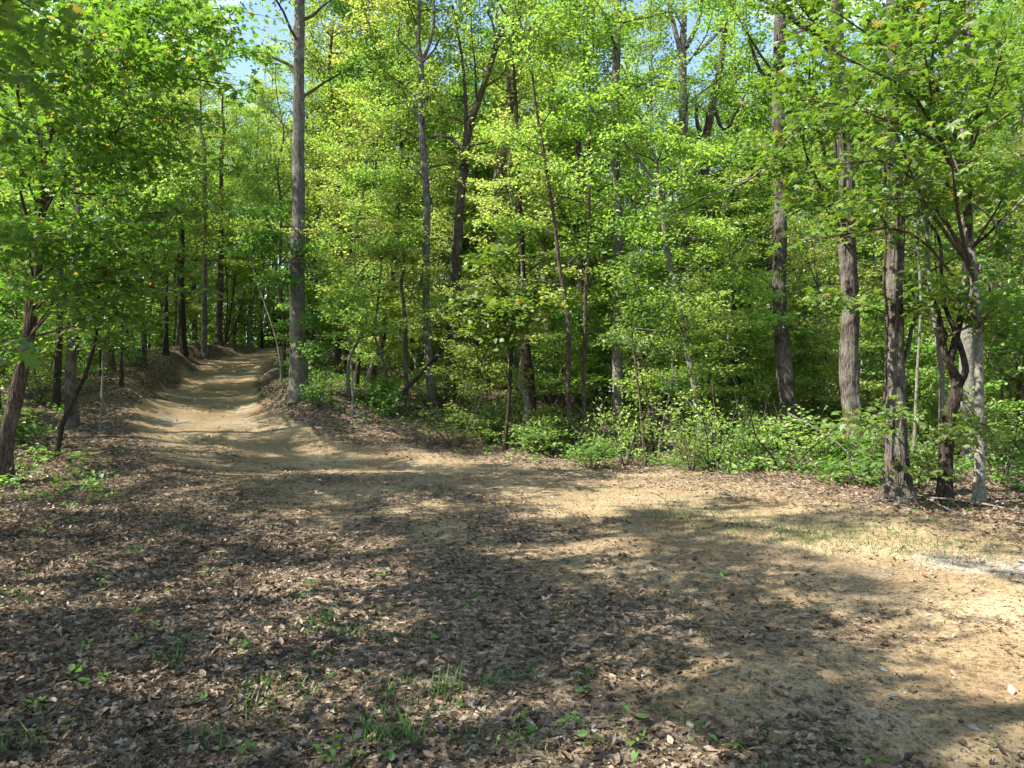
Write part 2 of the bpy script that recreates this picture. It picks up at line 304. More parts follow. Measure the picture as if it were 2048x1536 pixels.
def ground_mat():
    m, t, o = newmat('forest_floor')
    c = node(t, 'ShaderNodeTexCoord')
    at = node(t, 'ShaderNodeAttribute', attribute_name='litter'); gr = node(t, 'ShaderNodeAttribute', attribute_name='gravel')
    # dirt
    n1 = node(t, 'ShaderNodeTexNoise', Scale=0.9, Detail=9.0, Roughness=0.62); t.links.new(c.outputs['Object'], n1.inputs[0])
    n2 = node(t, 'ShaderNodeTexNoise', Scale=26.0, Detail=6.0, Roughness=0.7); t.links.new(c.outputs['Object'], n2.inputs[0])
    n4 = node(t, 'ShaderNodeTexNoise', Scale=120.0, Detail=3.0, Roughness=0.6); t.links.new(c.outputs['Object'], n4.inputs[0])
    dirt = ramp(t, n1.outputs['Fac'], [(.3, (.22, .155, .088)), (.5, (.315, .235, .138)), (.68, (.41, .325, .20))])
    sp = ramp(t, n2.outputs['Fac'], [(.36, (.42, .40, .36)), (.47, (.84, .83, .80)), (.56, (1.0, 1.0, 1.0)), (.68, (1.22, 1.22, 1.22))])
    dm = node(t, 'ShaderNodeMix', data_type='RGBA', blend_type='MULTIPLY'); dm.inputs['Factor'].default_value = 1
    t.links.new(dirt.outputs[0], dm.inputs['A']); t.links.new(sp.outputs[0], dm.inputs['B'])
    # gravel
    vg = node(t, 'ShaderNodeTexVoronoi', Scale=38.0); t.links.new(c.outputs['Object'], vg.inputs[0])
    sc = node(t, 'ShaderNodeSeparateColor'); t.links.new(vg.outputs['Color'], sc.inputs[0])
    gc = ramp(t, sc.outputs[0], [(0, (.17, .15, .12)), (.5, (.29, .27, .23)), (1, (.42, .40, .35))])
    gm = node(t, 'ShaderNodeMix', data_type='RGBA'); t.links.new(dm.outputs['Result'], gm.inputs['A']); t.links.new(gc.outputs[0], gm.inputs['B'])
    gn = node(t, 'ShaderNodeMath', operation='MULTIPLY'); t.links.new(gr.outputs['Fac'], gn.inputs[0]); gn.inputs[1].default_value = 0.85
    t.links.new(gn.outputs[0], gm.inputs['Factor'])
    # leaf litter
    vl = node(t, 'ShaderNodeTexVoronoi', Scale=24.0); vl.inputs['Randomness'].default_value = 1
    n5 = node(t, 'ShaderNodeTexNoise', Scale=14.0, Detail=3.0); t.links.new(c.outputs['Object'], n5.inputs[0])
    va = node(t, 'ShaderNodeVectorMath', operation='MULTIPLY_ADD'); va.inputs[1].default_value = (.12, .12, .12)
    t.links.new(n5.outputs['Color'], va.inputs[0]); t.links.new(c.outputs['Object'], va.inputs[2]); t.links.new(va.outputs[0], vl.inputs[0])
    sl_ = node(t, 'ShaderNodeSeparateColor'); t.links.new(vl.outputs['Color'], sl_.inputs[0])
    lc = ramp(t, sl_.outputs[0], [(0, (.038, .028, .019)), (.3, (.09, .065, .042)), (.65, (.165, .122, .08)), (.9, (.26, .20, .14)), (1, (.37, .30, .22))])
    # blend
    nb = node(t, 'ShaderNodeMath', operation='ADD'); t.links.new(at.outputs['Fac'], nb.inputs[0])
    n6 = node(t, 'ShaderNodeTexNoise', Scale=9.0, Detail=6.0, Roughness=0.75); t.links.new(c.outputs['Object'], n6.inputs[0])
    t.links.new(n6.outputs['Fac'], nb.inputs[1])
    fb = ramp(t, nb.outputs[0], [(.78, (0, 0, 0)), (.98, (1, 1, 1))])
    mx = node(t, 'ShaderNodeMix', data_type='RGBA'); t.links.new(fb.outputs[0], mx.inputs['Factor'])
    t.links.new(gm.outputs['Result'], mx.inputs['A']); t.links.new(lc.outputs[0], mx.inputs['B'])
    # height
    hm = node(t, 'ShaderNodeMix', data_type='FLOAT'); t.links.new(fb.outputs[0], hm.inputs['Factor'])
    h2 = node(t, 'ShaderNodeMath', operation='MULTIPLY_ADD'); t.links.new(n4.outputs['Fac'], h2.inputs[0]); h2.inputs[1].default_value = 0.3; t.links.new(n2.outputs['Fac'], h2.inputs[2])
    t.links.new(h2.outputs[0], hm.inputs['A']); t.links.new(sl_.outputs[0], hm.inputs['B'])
    b = node(t, 'ShaderNodeBump', Strength=1.0, Distance=0.03); t.links.new(hm.outputs['Result'], b.inputs['Height'])
    d = node(t, 'ShaderNodeBsdfDiffuse', Roughness=1.0); t.links.new(mx.outputs['Result'], d.inputs['Color']); t.links.new(b.outputs[0], d.inputs['Normal'])
    t.links.new(d.outputs[0], o.inputs[0]); return m
M_GROUND = ground_mat()
def simple_island(name, stops, rough=0.8, trans=0.0, gloss=0.03):
    m, t, o = newmat(name)
    g = node(t, 'ShaderNodeNewGeometry'); r = ramp(t, g.outputs['Random Per Island'], stops)
    c = node(t, 'ShaderNodeTexCoord'); n = node(t, 'ShaderNodeTexNoise', Scale=70.0, Detail=3.0); t.links.new(c.outputs['Object'], n.inputs[0])
    r2 = ramp(t, n.outputs['Fac'], [(.3, (.65, .65, .65)), (.7, (1.15, 1.15, 1.15))])
    ml = node(t, 'ShaderNodeMix', data_type='RGBA', blend_type='MULTIPLY'); ml.inputs['Factor'].default_value = 1
    t.links.new(r.outputs[0], ml.inputs['A']); t.links.new(r2.outputs[0], ml.inputs['B'])
    d = node(t, 'ShaderNodeBsdfDiffuse'); t.links.new(ml.outputs['Result'], d.inputs['Color']); last = d
    if trans:
        tr = node(t, 'ShaderNodeBsdfTranslucent'); t.links.new(ml.outputs['Result'], tr.inputs['Color'])
        x = node(t, 'ShaderNodeMixShader'); x.inputs[0].default_value = trans; t.links.new(d.outputs[0], x.inputs[1]); t.links.new(tr.outputs[0], x.inputs[2]); last = x
    gl = node(t, 'ShaderNodeBsdfGlossy', Roughness=0.4); x = node(t, 'ShaderNodeMixShader'); x.inputs[0].default_value = gloss
    t.links.new(last.outputs[0], x.inputs[1]); t.links.new(gl.outputs[0], x.inputs[2]); t.links.new(x.outputs[0], o.inputs[0]); return m
M_LITTER = simple_island('dead_leaf', [(0, (.045, .031, .02)), (.3, (.098, .067, .041)), (.6, (.175, .122, .077)), (.87, (.27, .20, .135)), (.975, (.38, .31, .23)), (1, (.23, .11, .05))], trans=0.12)
M_GRASS = simple_island('grass_blade', [(0, (.045, .12, .018)), (.6, (.08, .18, .028)), (.95, (.14, .25, .05)), (1, (.30, .27, .13))], trans=0.3)
M_STONE = simple_island('pale_stone', [(0, (.15, .135, .11)), (.5, (.25, .23, .20)), (1, (.40, .38, .34))])

# ------------------------------------------------------------------ ground and road sheets
def axis(lo, mid, hi, fine, grow):
    a = [mid]; s = fine
    while a[-1] < hi: a.append(a[-1] + s); s = min(s * grow, 6)
    b = [mid]; s = fine
    while b[-1] > lo: b.append(b[-1] - s); s = min(s * grow, 6)
    return np.array(sorted(set(b[1:] + a)))
gx = np.concatenate([axis(-170, 0, -9, .09, 1.0)[0:0], axis(-170, -9, -9, .1, 1.03)[:-1], np.arange(-9, 7, .1), axis(7, 7, 170, .1, 1.03)])
gx = np.unique(np.round(np.concatenate([-9 - np.cumsum(0.1 * 1.035 ** np.arange(118)), np.arange(-9, 7, .1), 7 + np.cumsum(0.1 * 1.035 ** np.arange(118))]), 4))
gy = np.unique(np.round(np.concatenate([2 - np.cumsum(0.1 * 1.05 ** np.arange(78)), np.arange(2, 12, .08), 12 + np.cumsum(0.08 * 1.012 ** np.arange(255))]), 4))
GX, GY = np.meshgrid(gx, gy); GZ = height(GX, GY)
gv = np.stack([GX, GY, GZ], -1).reshape(-1, 3); nx = len(gx); ny = len(gy)
ii, jj = np.meshgrid(np.arange(nx - 1), np.arange(ny - 1)); b0 = (jj * nx + ii).ravel()
gf = np.stack([b0, b0 + 1, b0 + nx + 1, b0 + nx], 1)
rd, rs = road_dist(GX, GY)
lit = litter(GX, GY)
grav = sstep(.0, .5, fbm(GX * .9, GY * .9, 55, 4)) * sstep(16, 19, GY) * (1 - sstep(-.7, -.1, rd)) * 0.6
gpx, gpy = 5.0, 6.3
grav = np.maximum(grav, (1 - sstep(.5, 1.3, np.hypot((GX - gpx) / 1.3, (GY - gpy) / .32) + 1.4 * fbm(GX * 2, GY * 2, 8, 3))) * .7)
isroad = ((rd + .35 * fbm(GX * 1.2, GY * 1.2, 15, 3)) < 0).ravel()
fr = isroad[gf].all(1)
for nm, sel in (('ground', ~fr), ('dirt_road', fr)):
    f = gf[sel]; u, inv = np.unique(f.ravel(), return_inverse=True); f = inv.reshape(-1, 4)
    mb = MB(); mb.add(gv[u], f, 0, True); me = mb.mesh(nm, [M_GROUND])
    for an, arr in (('litter', lit), ('gravel', grav)):
        a = me.attributes.new(an, 'FLOAT', 'POINT'); a.data.foreach_set('value', arr.ravel()[u].astype(np.float32))
    tag(link(nm, me), kind='structure')

# ------------------------------------------------------------------ trees
def wander(rng, p0, d0, L, n=6, wig=0.25, up=0.0):
    d = np.array(d0, float); d /= np.linalg.norm(d); p = [np.array(p0, float)]
    for k in range(n):
        d = d + rng.normal(0, wig / math.sqrt(n), 3) + np.array([0, 0, up / n]); d /= np.linalg.norm(d); p.append(p[-1] + d * L / n)
    return np.array(p)
def bough(rng, wood, pts, r0, L, leafpos, sub=6, dens=60, flat=0.5, spread=0.16, tmin=0.3, sublen=0.42, twigs=True):
    """one limb with side twigs; leaf positions are collected"""
    n = len(pts); rad = r0 * (1 - 0.8 * np.linspace(0, 1, n)) + 0.002
    tube(wood, pts, rad, 5 if r0 > 0.02 else 4, 0)
    for k in range(sub + 1):
        t = tmin + (1 - tmin) * (k + rng.uniform(0, .8)) / (sub + .8) if k < sub else 1.0
        i = min(int(t * (n - 1)), n - 2); p = pts[i] + (pts[i + 1] - pts[i]) * (t * (n - 1) - i)
        ax = pts[i + 1] - pts[i]; ax = ax / (np.linalg.norm(ax) + 1e-9)
        if k == sub: d = ax
        else:
            sd = np.cross(ax, [0, 0, 1.0]); sd /= np.linalg.norm(sd) + 1e-9
            d = ax * 0.7 + sd * (1 if k % 2 else -1) * rng.uniform(.6, 1.1) + rng.normal(0, .25, 3) * [1, 1, flat]
        l = L * sublen * (1.1 - 0.5 * t) * rng.uniform(.7, 1.2)
        q = wander(rng, p, d, l, 4, 0.3, 0.0)
        if twigs: tube(wood, q, np.linspace(max(r0 * .22, .0035), .0015, 5), 3, 0)
        m = max(3, int(dens * l * rng.uniform(.6, 1.3)))
        tt = rng.uniform(0.1, 1.05, m) * 4; a = np.clip(tt.astype(int), 0, 3)
        base = q[a] + (q[a + 1] - q[a]) * (tt - a)[:, None]
        leafpos.append(base + rng.normal(0, spread, (m, 3)) * [1, 1, flat])
def make_tree(rng, name, trunk, rad, bark, limbs, leaf=('mid', 'oval', 0.1), dens=45, boughs=(), flat=0.5, spread=0.17, droop=0.25, base=None, sides=10, rough=0.1,
              step=0.35, extra_stems=(), leafvar=None, boughdens=None, flare=1.0):
    """trunk: points; limbs: list of (height along trunk index point, direction, length); boughs: target points in world"""
    tr = np.asarray(trunk, float); base = tr[0] if base is None else np.asarray(base, float)
    q = spline(np.hstack([tr, np.asarray(rad, float)[:, None]]), step); pts = q[:, :3] - base; rr_ = np.maximum(q[:, 3], .002)
    hh = pts[:, 2] - pts[0, 2]; rr_ = rr_ * (1 + 0.4 * flare * np.exp(-np.maximum(hh, 0) / 0.22))
    pts[0, 2] -= 0.15
    wood = MB(); seed = int(rng.integers(1000))
    tube(wood, pts, rr_, sides, 0, rough, seed, lobes=.28 if sides >= 14 else .2)
    for st, sr in extra_stems:
        qq = spline(np.hstack([np.asarray(st, float), np.asarray(sr, float)[:, None]]), step)
        tube(wood, qq[:, :3] - base, np.maximum(qq[:, 3], .002), max(6, sides - 4), 0, rough, seed + 3)
    tw = MB(); lp = []; lp2 = []
    for (h, d, L) in limbs:
        i = int(np.clip(np.searchsorted(hh, h), 1, len(pts) - 2)); r0 = min(rr_[i] * .55, 0.012 * L + .006)
        bough(rng, tw, wander(rng, pts[i], d, L, 7, 0.35, 0.12), r0, L, lp, dens=dens, flat=flat, spread=spread, sub=7)
    for bt in boughs:
        tgt = np.asarray(bt[0]) - base; start_h = tgt[2] - pts[0, 2] - (0.1 + 0.22 * np.linalg.norm(tgt[:2] - pts[len(pts) // 2, :2]))
        i = int(np.clip(np.searchsorted(hh, max(start_h, .3)), 1, len(pts) - 2)); p0 = pts[i]
        L = np.linalg.norm(tgt - p0); mid = (p0 + tgt) / 2 + [0, 0, .12 * L] + rng.normal(0, .06 * L, 3)
        q = spline([p0, mid, tgt], max(L / 8, .1)); r0 = min(rr_[i] * .6, .006 * L + .006)
        ext = bt[1] if len(bt) > 1 else 0.9
        bough(rng, tw, q, r0, ext / 0.45, lp2, dens=boughdens or dens, flat=flat, spread=spread * .8, sub=8, tmin=0.45)
    root = link(name, None, loc=base); root.empty_display_size = 0.3
    o = link('trunk', wood.mesh('trunk', [BK[bark]]), root)
    mm = leafvar or [leaf[0]]
    for k, arr in enumerate((lp, lp2)):
        if arr:
            pos = np.concatenate(arr); pos = pos[pos[:, 2] > 0.15]
            sh = leaf[1]
            leaves(tw, pos, leaf[2] * rng.uniform(.65, 1.25, len(pos)), sh, 1, droop=droop, rng=rng)
    if tw.n: link('crown', tw.mesh('crown', [BK['twig'], ML[leaf[0]]]), root)
    return root
def golden_limbs(rng, h0, h1_, n, L0, L1, up=0.5, bias=None):
    o = []
    for k in range(n):
        t = k / max(1, n - 1); a = k * 2.399 + rng.uniform(-.5, .5)
        d = np.array([math.cos(a), math.sin(a), up * rng.uniform(.4, 1.5)])
        if bias is not None: d[:2] += bias
        o.append((h0 + (h1_ - h0) * t ** 0.9, d, (L0 + (L1 - L0) * t) * rng.uniform(.75, 1.2)))
    return o

NKEY = []   # landmarks: (xs in picture, short phrase)
def key(kind, label, pix, d, H, bark, spec, extra=(), boughs=(), leaf=None, seed=1, sides=14, rough=0.12, cat='tree', step=0.3, group=None, dens=92, boughdens=None, flare=1.0, spread=.17, flat=.5, droop=.25, mark=None):
    """pix: [(xs, ys, width in picture pixels)] from the ground up at distance d; H: total height"""
    rng = np.random.default_rng(seed)
    pts = [P(x, y, d) for x, y, _ in pix]; rad = [wd / 2 / F * d for _, _, wd in pix]
    x0, y0 = pts[0][0], pts[0][1]; g = h1(x0, y0)
    if pts[0][2] > g + 0.25: pts.insert(0, np.array([x0 - (pts[1][0] - x0) * .15, y0, g])); rad.insert(0, rad[0] * 1.1)
    else: pts[0][2] = g
    for k in range(1, len(pts)): pts[k][1] += 0.03 * d / 15 * rng.normal() * min(1, k / 2)
    top = pts[-1]
    if H > top[2] + 0.5:
        dr = (pts[-1] - pts[-2]); dr = dr / np.linalg.norm(dr); dr[:2] *= 0.5; n = 4; rl = rad[-1]
        for k in range(1, n + 1):
            p = pts[-1] + (H - top[2]) / n * (dr / max(dr[2], .5)) + [rng.normal(0, .12), rng.normal(0, .12), 0]
            pts.append(p); rad.append(rl * (1 - .85 * k / n))
    ex = []
    for e in extra:
        ed = e[3] if len(e) > 3 and isinstance(e[3], (int, float)) else d
        ep = [P(x, y, d) for x, y, _ in e]; ex.append((ep, [max(wd / 2 / F * d, .003) for _, _, wd in e]))
    h0, n, L0, L1 = spec
    h0 = h0 * (.75 if h0 > 4 else 1); n = int(n * 1.3)
    lb = golden_limbs(rng, h0, pts[-1][2] - pts[0][2] - .5, n, L0, L1)
    bb = [(P(*b[:3]), *(b[3:])) for b in boughs]
    o = make_tree(rng, kind, pts, rad, bark, lb, leaf or ('mid', 'rhomb', .12), dens=dens, boughs=bb, sides=sides, rough=rough, step=step, extra_stems=ex, boughdens=boughdens, flare=flare, spread=spread, flat=flat, droop=droop)
    tag(o, label, cat, group)
    if mark: NKEY.append((pix[0][0], mark))
    return o
FR = ('fresh', 'rhomb', .102); MI = ('mid', 'rhomb', .102); OV = ('fresh', 'oval', .10); MP = ('maple', 'maple', .10); YG = ('young', 'oval', .10); DP = ('deep', 'oval', .10)

# --- centre
key('tulip_tree', 'tallest straight thick grey trunk standing right of the dirt road', [(597, 790, 40), (595, 700, 34), (597, 560, 28), (597, 400, 25), (598, 200, 22), (600, 20, 19), (600, -200, 17)], 19, 25, 'grey',
    (10.5, 22, 3.5, 1.5), extra=[[(597, 235, 7), (580, 222, 5), (566, 225, 4), (560, 245, 2)], [(596, 285, 5), (560, 240, 3.5), (510, 185, 2)], [(596, 80, 6), (588, 55, 4), (600, 30, 3), (608, -20, 2)]],
    boughs=[(520, 480, 18, .9), (560, 560, 18, .8), (650, 640, 18.5, .8), (630, 520, 18.5, .8), (500, 420, 17.5, 1.), (470, 500, 17.5, .8), (620, 700, 18.6, .5)], leaf=('deep', 'oval', .12), seed=3, sides=24, step=.15, flare=.4, mark='the tallest grey trunk')
key('forked_oak', 'slim tree with a high two-pronged fork, just left of the dark curving trunk', [(868, 822, 20), (856, 700, 17), (852, 560, 15), (853, 400, 15), (846, 300, 14), (843, 220, 13), (842, 130, 11), (837, 80, 8), (838, -20, 7)], 20, 17, 'grey',
    (9, 14, 2.2, 1.2), extra=[[(842, 128, 9), (856, 95, 7), (868, 50, 6), (866, -30, 4)], [(840, 120, 6), (815, 95, 5), (797, 80, 4), (800, 40, 2)], [(845, 250, 7), (828, 220, 5), (805, 206, 4), (770, 212, 2)], [(853, 372, 6), (838, 345, 4), (805, 328, 2)], [(853, 275, 6), (880, 270, 5), (905, 275, 4), (925, 300, 3)]],
    leaf=FR, seed=4, sides=16, step=.2)
key('oak', 'dark trunk curving right as it rises, with a side limb low on its left', [(893, 822, 27), (903, 760, 21), (908, 690, 19), (913, 560, 18), (919, 430, 17), (928, 330, 17), (940, 250, 15), (972, 160, 12), (1003, 60, 10), (1028, -20, 8)], 20.5, 18, 'brown',
    (10, 16, 2.4, 1.2), extra=[[(926, 305, 9), (905, 280, 7), (885, 268, 6), (858, 280, 4)], [(928, 310, 9), (932, 240, 8), (926, 130, 6), (905, 10, 5)], [(975, 155, 7), (990, 70, 5), (970, 10, 4)], [(900, 670, 6), (885, 700, 5), (868, 725, 4)]], leaf=FR, seed=5, sides=16, step=.2, mark='the dark curving trunk')
key('oak', 'furrowed grey trunk between the dark curving trunk and the dead-boughed cedar', [(945, 765, 22), (948, 690, 22), (966, 560, 21), (985, 450, 21), (1004, 310, 21), (1020, 200, 19), (1034, 60, 16), (1045, -60, 14)], 24.5, 20, 'brown',
    (10, 16, 2.8, 1.3), extra=[[(1010, 280, 9), (1016, 120, 7), (985, 10, 5)], [(1022, 190, 9), (1040, 90, 7), (1080, 30, 5)]], leaf=FR, seed=6, sides=14, step=.25)
key('red_cedar', 'wide dark trunk wrapped in brown dead boughs at the wood edge', [(1062, 862, 26), (1058, 760, 23), (1050, 690, 20), (1045, 560, 16), (1040, 430, 12)], 19.2, 12, 'dark',
    (1.6, 26, 1.3, .5), leaf=('needle', 'rhomb', .05), dens=110, seed=7, sides=14, spread=.12, mark='the dead-boughed cedar')
key('maple_sapling', 'thin dark sapling holding a low maple crown in front of the dead-boughed cedar', [(1008, 905, 9), (1016, 830, 8), (1021, 740, 7), (1024, 660, 6), (1016, 590, 4)], 16.6, 5.0, 'dark',
    (3.2, 5, .8, .4), boughs=[(960, 640, 16, .7), (1010, 620, 15.6, .7), (1060, 640, 15.6, .7), (1000, 680, 16, .6), (1090, 610, 16, .6), (930, 600, 16, .6)], leaf=('maple', 'lobed', .12), boughdens=55, seed=8, sides=8, mark='the thin maple sapling')
key('oak', 'first of two slender trunks side by side, tan bark, bowed near its foot', [(1152, 902, 13), (1144, 850, 11), (1135, 790, 10), (1138, 700, 10), (1134, 620, 9), (1120, 540, 8), (1108, 440, 7), (1088, 310, 6), (1070, 200, 5)], 17, 13, 'brown',
    (5.5, 12, 1.8, .9), extra=[[(1137, 760, 4), (1100, 770, 2)], [(1120, 570, 4), (1085, 565, 3), (1040, 560, 2)]], leaf=FR, seed=9, sides=10)
key('oak', 'second of two slender trunks side by side, darker, with a crooked black limb', [(1168, 908, 10), (1167, 800, 9), (1169, 720, 8), (1170, 600, 8), (1177, 500, 7), (1178, 400, 6)], 17.2, 12, 'brown',
    (5.0, 12, 1.8, .8), extra=[[(1170, 742, 5), (1160, 715, 5), (1153, 695, 3)], [(1143, 815, 6), (1150, 785, 5), (1160, 765, 4), (1185, 752, 3)]], leaf=MI, seed=10, sides=10, mark='the pair of slender trunks')
key('oak', 'sunlit grey scaly straight trunk between the paired slender trunks and the leaning pale tree', [(1239, 900, 24), (1236, 800, 20), (1234, 700, 19), (1236, 560, 19), (1236, 430, 19), (1230, 300, 18), (1232, 150, 16), (1236, 0, 14)], 18.3, 20, 'grey',
    (6.5, 18, 2.4, 1.2), extra=[[(1232, 180, 6), (1215, 140, 5), (1200, 120, 3)], [(1236, 165, 6), (1270, 155, 4), (1300, 158, 2)]], boughs=[(1180, 600, 17.5, .8), (1260, 610, 17.5, .8), (1180, 420, 17.8, .8), (1290, 520, 17.6, .8)], leaf=OV, seed=11, sides=18, step=.2, mark='the sunlit scaly trunk')
key('sapling', 'very thin reddish sapling at the verge right of the sunlit scaly trunk', [(1291, 945, 7), (1286, 870, 6), (1279, 790, 5), (1270, 720, 4), (1264, 660, 3)], 14.6, 4.5, 'brown', (2.0, 6, .7, .4), leaf=DP, seed=12, sides=7)
key('sapling', 'wiry black sapling curving up beside the leaning pale tree', [(1316, 935, 5), (1304, 880, 5), (1294, 800, 4), (1280, 730, 3), (1300, 650, 2)], 15, 4, 'dark', (1.8, 5, .7, .4), leaf=DP, seed=13, sides=6)
key('birch', 'leaning pale grey tree whose upper stem bends off to one side in a thin arch', [(1405, 915, 15), (1398, 840, 14), (1386, 760, 13), (1372, 690, 13), (1352, 600, 12), (1338, 520, 11), (1327, 440, 10), (1315, 370, 9)], 16.5, 8.5, 'pale',
    (4.4, 12, 1.6, .8), extra=[[(1312, 372, 8), (1290, 335, 6), (1240, 275, 5), (1180, 215, 4), (1150, 165, 3), (1120, 80, 2)], [(1327, 440, 5), (1360, 470, 4), (1410, 480, 3)], [(1360, 660, 4), (1320, 662, 3), (1260, 655, 2)]],
    boughs=[(1300, 480, 16, .8), (1420, 380, 16, .8), (1430, 300, 16, .8), (1250, 260, 16, .8), (1180, 200, 16, .8), (1360, 300, 16, .7), (1450, 460, 15.5, .7)], leaf=OV, seed=14, sides=12, mark='the leaning pale tree')
key('oak', 'slanting stem that crosses behind the foot of the leaning pale tree', [(1440, 895, 9), (1412, 862, 9), (1388, 820, 8), (1352, 775, 7), (1317, 745, 5)], 17.5, 2.3, 'grey', (1.2, 4, .6, .5), leaf=DP, seed=15, sides=8)
key('oak', 'stout grey trunk dividing into several steep limbs high up', [(1375, 830, 22), (1373, 700, 20), (1371, 560, 19), (1368, 400, 19), (1368, 250, 18), (1366, 120, 16), (1368, 20, 11), (1365, -60, 9)], 24, 18, 'grey',
    (6.5, 16, 2.8, 1.4), extra=[[(1366, 125, 11), (1350, 60, 9), (1338, 10, 7), (1325, -50, 4)], [(1372, 95, 10), (1395, 50, 9), (1405, -10, 7)], [(1390, 110, 8), (1440, 60, 6), (1475, -5, 4)], [(1369, 260, 5), (1330, 240, 3), (1300, 225, 2)]], leaf=FR, seed=16, sides=16, mark='the many-limbed trunk')
key('oak', 'brown trunk just beyond the stout many-limbed one, narrowing to a twin top', [(1420, 820, 20), (1418, 700, 18), (1414, 560, 17), (1413, 400, 17), (1409, 300, 16), (1426, 200, 14), (1444, 110, 12), (1452, 0, 9)], 26.5, 19, 'brown',
    (6.5, 14, 2.6, 1.3), extra=[[(1410, 290, 9), (1395, 250, 8), (1392, 190, 6)], [(1428, 215, 8), (1450, 260, 6), (1490, 190, 4)]], leaf=FR, seed=17, sides=14)
key('hickory', 'tall brown trunk with a pale torn patch, standing behind tangled brush', [(1573, 895, 40), (1576, 820, 34), (1566, 720, 31), (1560, 600, 26), (1560, 450, 25), (1562, 300, 25), (1557, 190, 24), (1560, 60, 23), (1563, -80, 21)], 18, 23, 'shaggy',
    (7.5, 18, 3, 1.4), extra=[[(1555, 145, 9), (1527, 150, 7), (1508, 110, 6), (1494, 60, 5), (1490, -20, 4)], [(1558, 320, 9), (1520, 335, 7), (1480, 372, 5), (1430, 392, 3), (1380, 395, 2)], [(1560, 440, 5), (1510, 480, 3), (1440, 520, 2)]],
    boughs=[(1500, 600, 17, .8), (1540, 640, 17, .7), (1480, 560, 17, .7)], leaf=OV, seed=18, sides=24, step=.15, mark='the torn-patch trunk')
key('hickory', 'thickest flaking trunk, mossy grey, just behind the vine-clad trunk', [(1712, 930, 44), (1708, 860, 37), (1700, 760, 35), (1698, 690, 34), (1700, 600, 33), (1696, 500, 31), (1693, 420, 29), (1692, 300, 28), (1684, 200, 25), (1675, 60, 22)], 14, 18, 'shaggy',
    (6.5, 14, 2.6, 1.3), extra=[[(1690, 250, 10), (1668, 210, 9), (1662, 140, 7), (1655, 60, 5)], [(1680, 130, 12), (1640, 75, 12), (1600, 48, 11), (1560, 18, 10), (1515, -8, 9)], [(1690, 175, 9), (1630, 225, 8), (1560, 300, 6), (1500, 358, 4), (1400, 398, 2)]],
    boughs=[(1600, 400, 12, .8), (1560, 330, 12, .8), (1610, 250, 10, .9), (1620, 130, 9, .9)], leaf=MP, seed=19, sides=30, rough=.16, step=.1, mark='the thickest flaking trunk')
key('hickory', 'reddish flaking trunk with a vine, standing forward at the verge', [(1795, 1003, 52), (1795, 950, 44), (1793, 850, 38), (1792, 700, 34), (1789, 560, 32), (1795, 450, 29), (1786, 350, 28), (1781, 230, 26), (1783, 80, 24), (1788, -100, 20)], 9.9, 14, 'shaggy',
    (5.2, 12, 1.8, 1.0), extra=[[(1797, 740, 8), (1815, 700, 8), (1825, 650, 7), (1838, 620, 6), (1825, 580, 5), (1820, 540, 3)], [(1785, 200, 9), (1815, 260, 8), (1830, 330, 7), (1835, 400, 5)]],
    boughs=[(1700, 420, 9, .7), (1850, 300, 8, .7), (1640, 600, 9.5, .6), (1690, 850, 9, .5), (1770, 850, 8.8, .4)], leaf=MP, boughdens=44, seed=20, sides=36, rough=.16, step=.07, mark='the vine-clad trunk')
key('dogwood', 'twisted dark tree forking into three crooked limbs, beside the pale slim tree', [(1889, 1003, 26), (1893, 912, 24), (1901, 830, 24), (1909, 790, 23), (1915, 760, 20), (1903, 736, 16), (1890, 712, 14), (1884, 685, 12), (1878, 640, 8), (1868, 600, 6), (1850, 560, 4)], 9.6, 3.5, 'dark',
    (2.2, 3, .8, .5), extra=[[(1897, 732, 14), (1904, 706, 13), (1913, 670, 13), (1926, 615, 12), (1937, 560, 10), (1942, 500, 8), (1975, 470, 6), (2010, 430, 4)], [(1911, 785, 15), (1922, 762, 14), (1931, 742, 12), (1927, 715, 11), (1920, 690, 10), (1910, 663, 9), (1890, 612, 8), (1883, 560, 7), (1878, 480, 6), (1840, 420, 4)], [(1885, 690, 7), (1892, 670, 6), (1875, 640, 4)]],
    boughs=[(1900, 870, 9, .4), (1960, 860, 8.8, .4), (1860, 940, 9.2, .35)], leaf=MP, boughdens=44, seed=21, sides=20, step=.06, mark='the twisted dark tree', flare=.6)
key('maple', 'slim maple with smooth pale blotched bark beside the twisted dark tree', [(1957, 1006, 20), (1958, 930, 18), (1957, 830, 17), (1955, 700, 16), (1951, 600, 15), (1943, 480, 14), (1931, 380, 14), (1922, 290, 13), (1933, 160, 12), (1940, -20, 11), (1945, -200, 9)], 9.5, 12, 'pale',
    (4.2, 10, 1.6, 1.0), extra=[[(1950, 560, 5), (1975, 500, 5), (2010, 440, 4), (2060, 380, 3)], [(1934, 400, 4), (1985, 440, 4), (2020, 520, 3)]],
    boughs=[(1600, 200, 7.5, .9), (1680, 110, 7, .9), (1720, 220, 7, .8), (1790, 260, 6.5, .8), (1850, 110, 6.5, .8), (1900, 300, 6.5, .8), (1980, 200, 6.5, .8), (1660, 330, 7.5, .8), (1740, 400, 7.5, .6), (2010, 80, 7, .8), (2010, 350, 7.5, .8), (1590, 60, 7.5, .8), (1680, 30, 7, .8), (1880, 30, 6.5, .8), (1610, 480, 8, .6), (2040, 600, 8, .6), (1850, 560, 8, .4)],
    leaf=MP, boughdens=38, seed=22, sides=18, step=.12, rough=.06, mark='the pale slim tree')
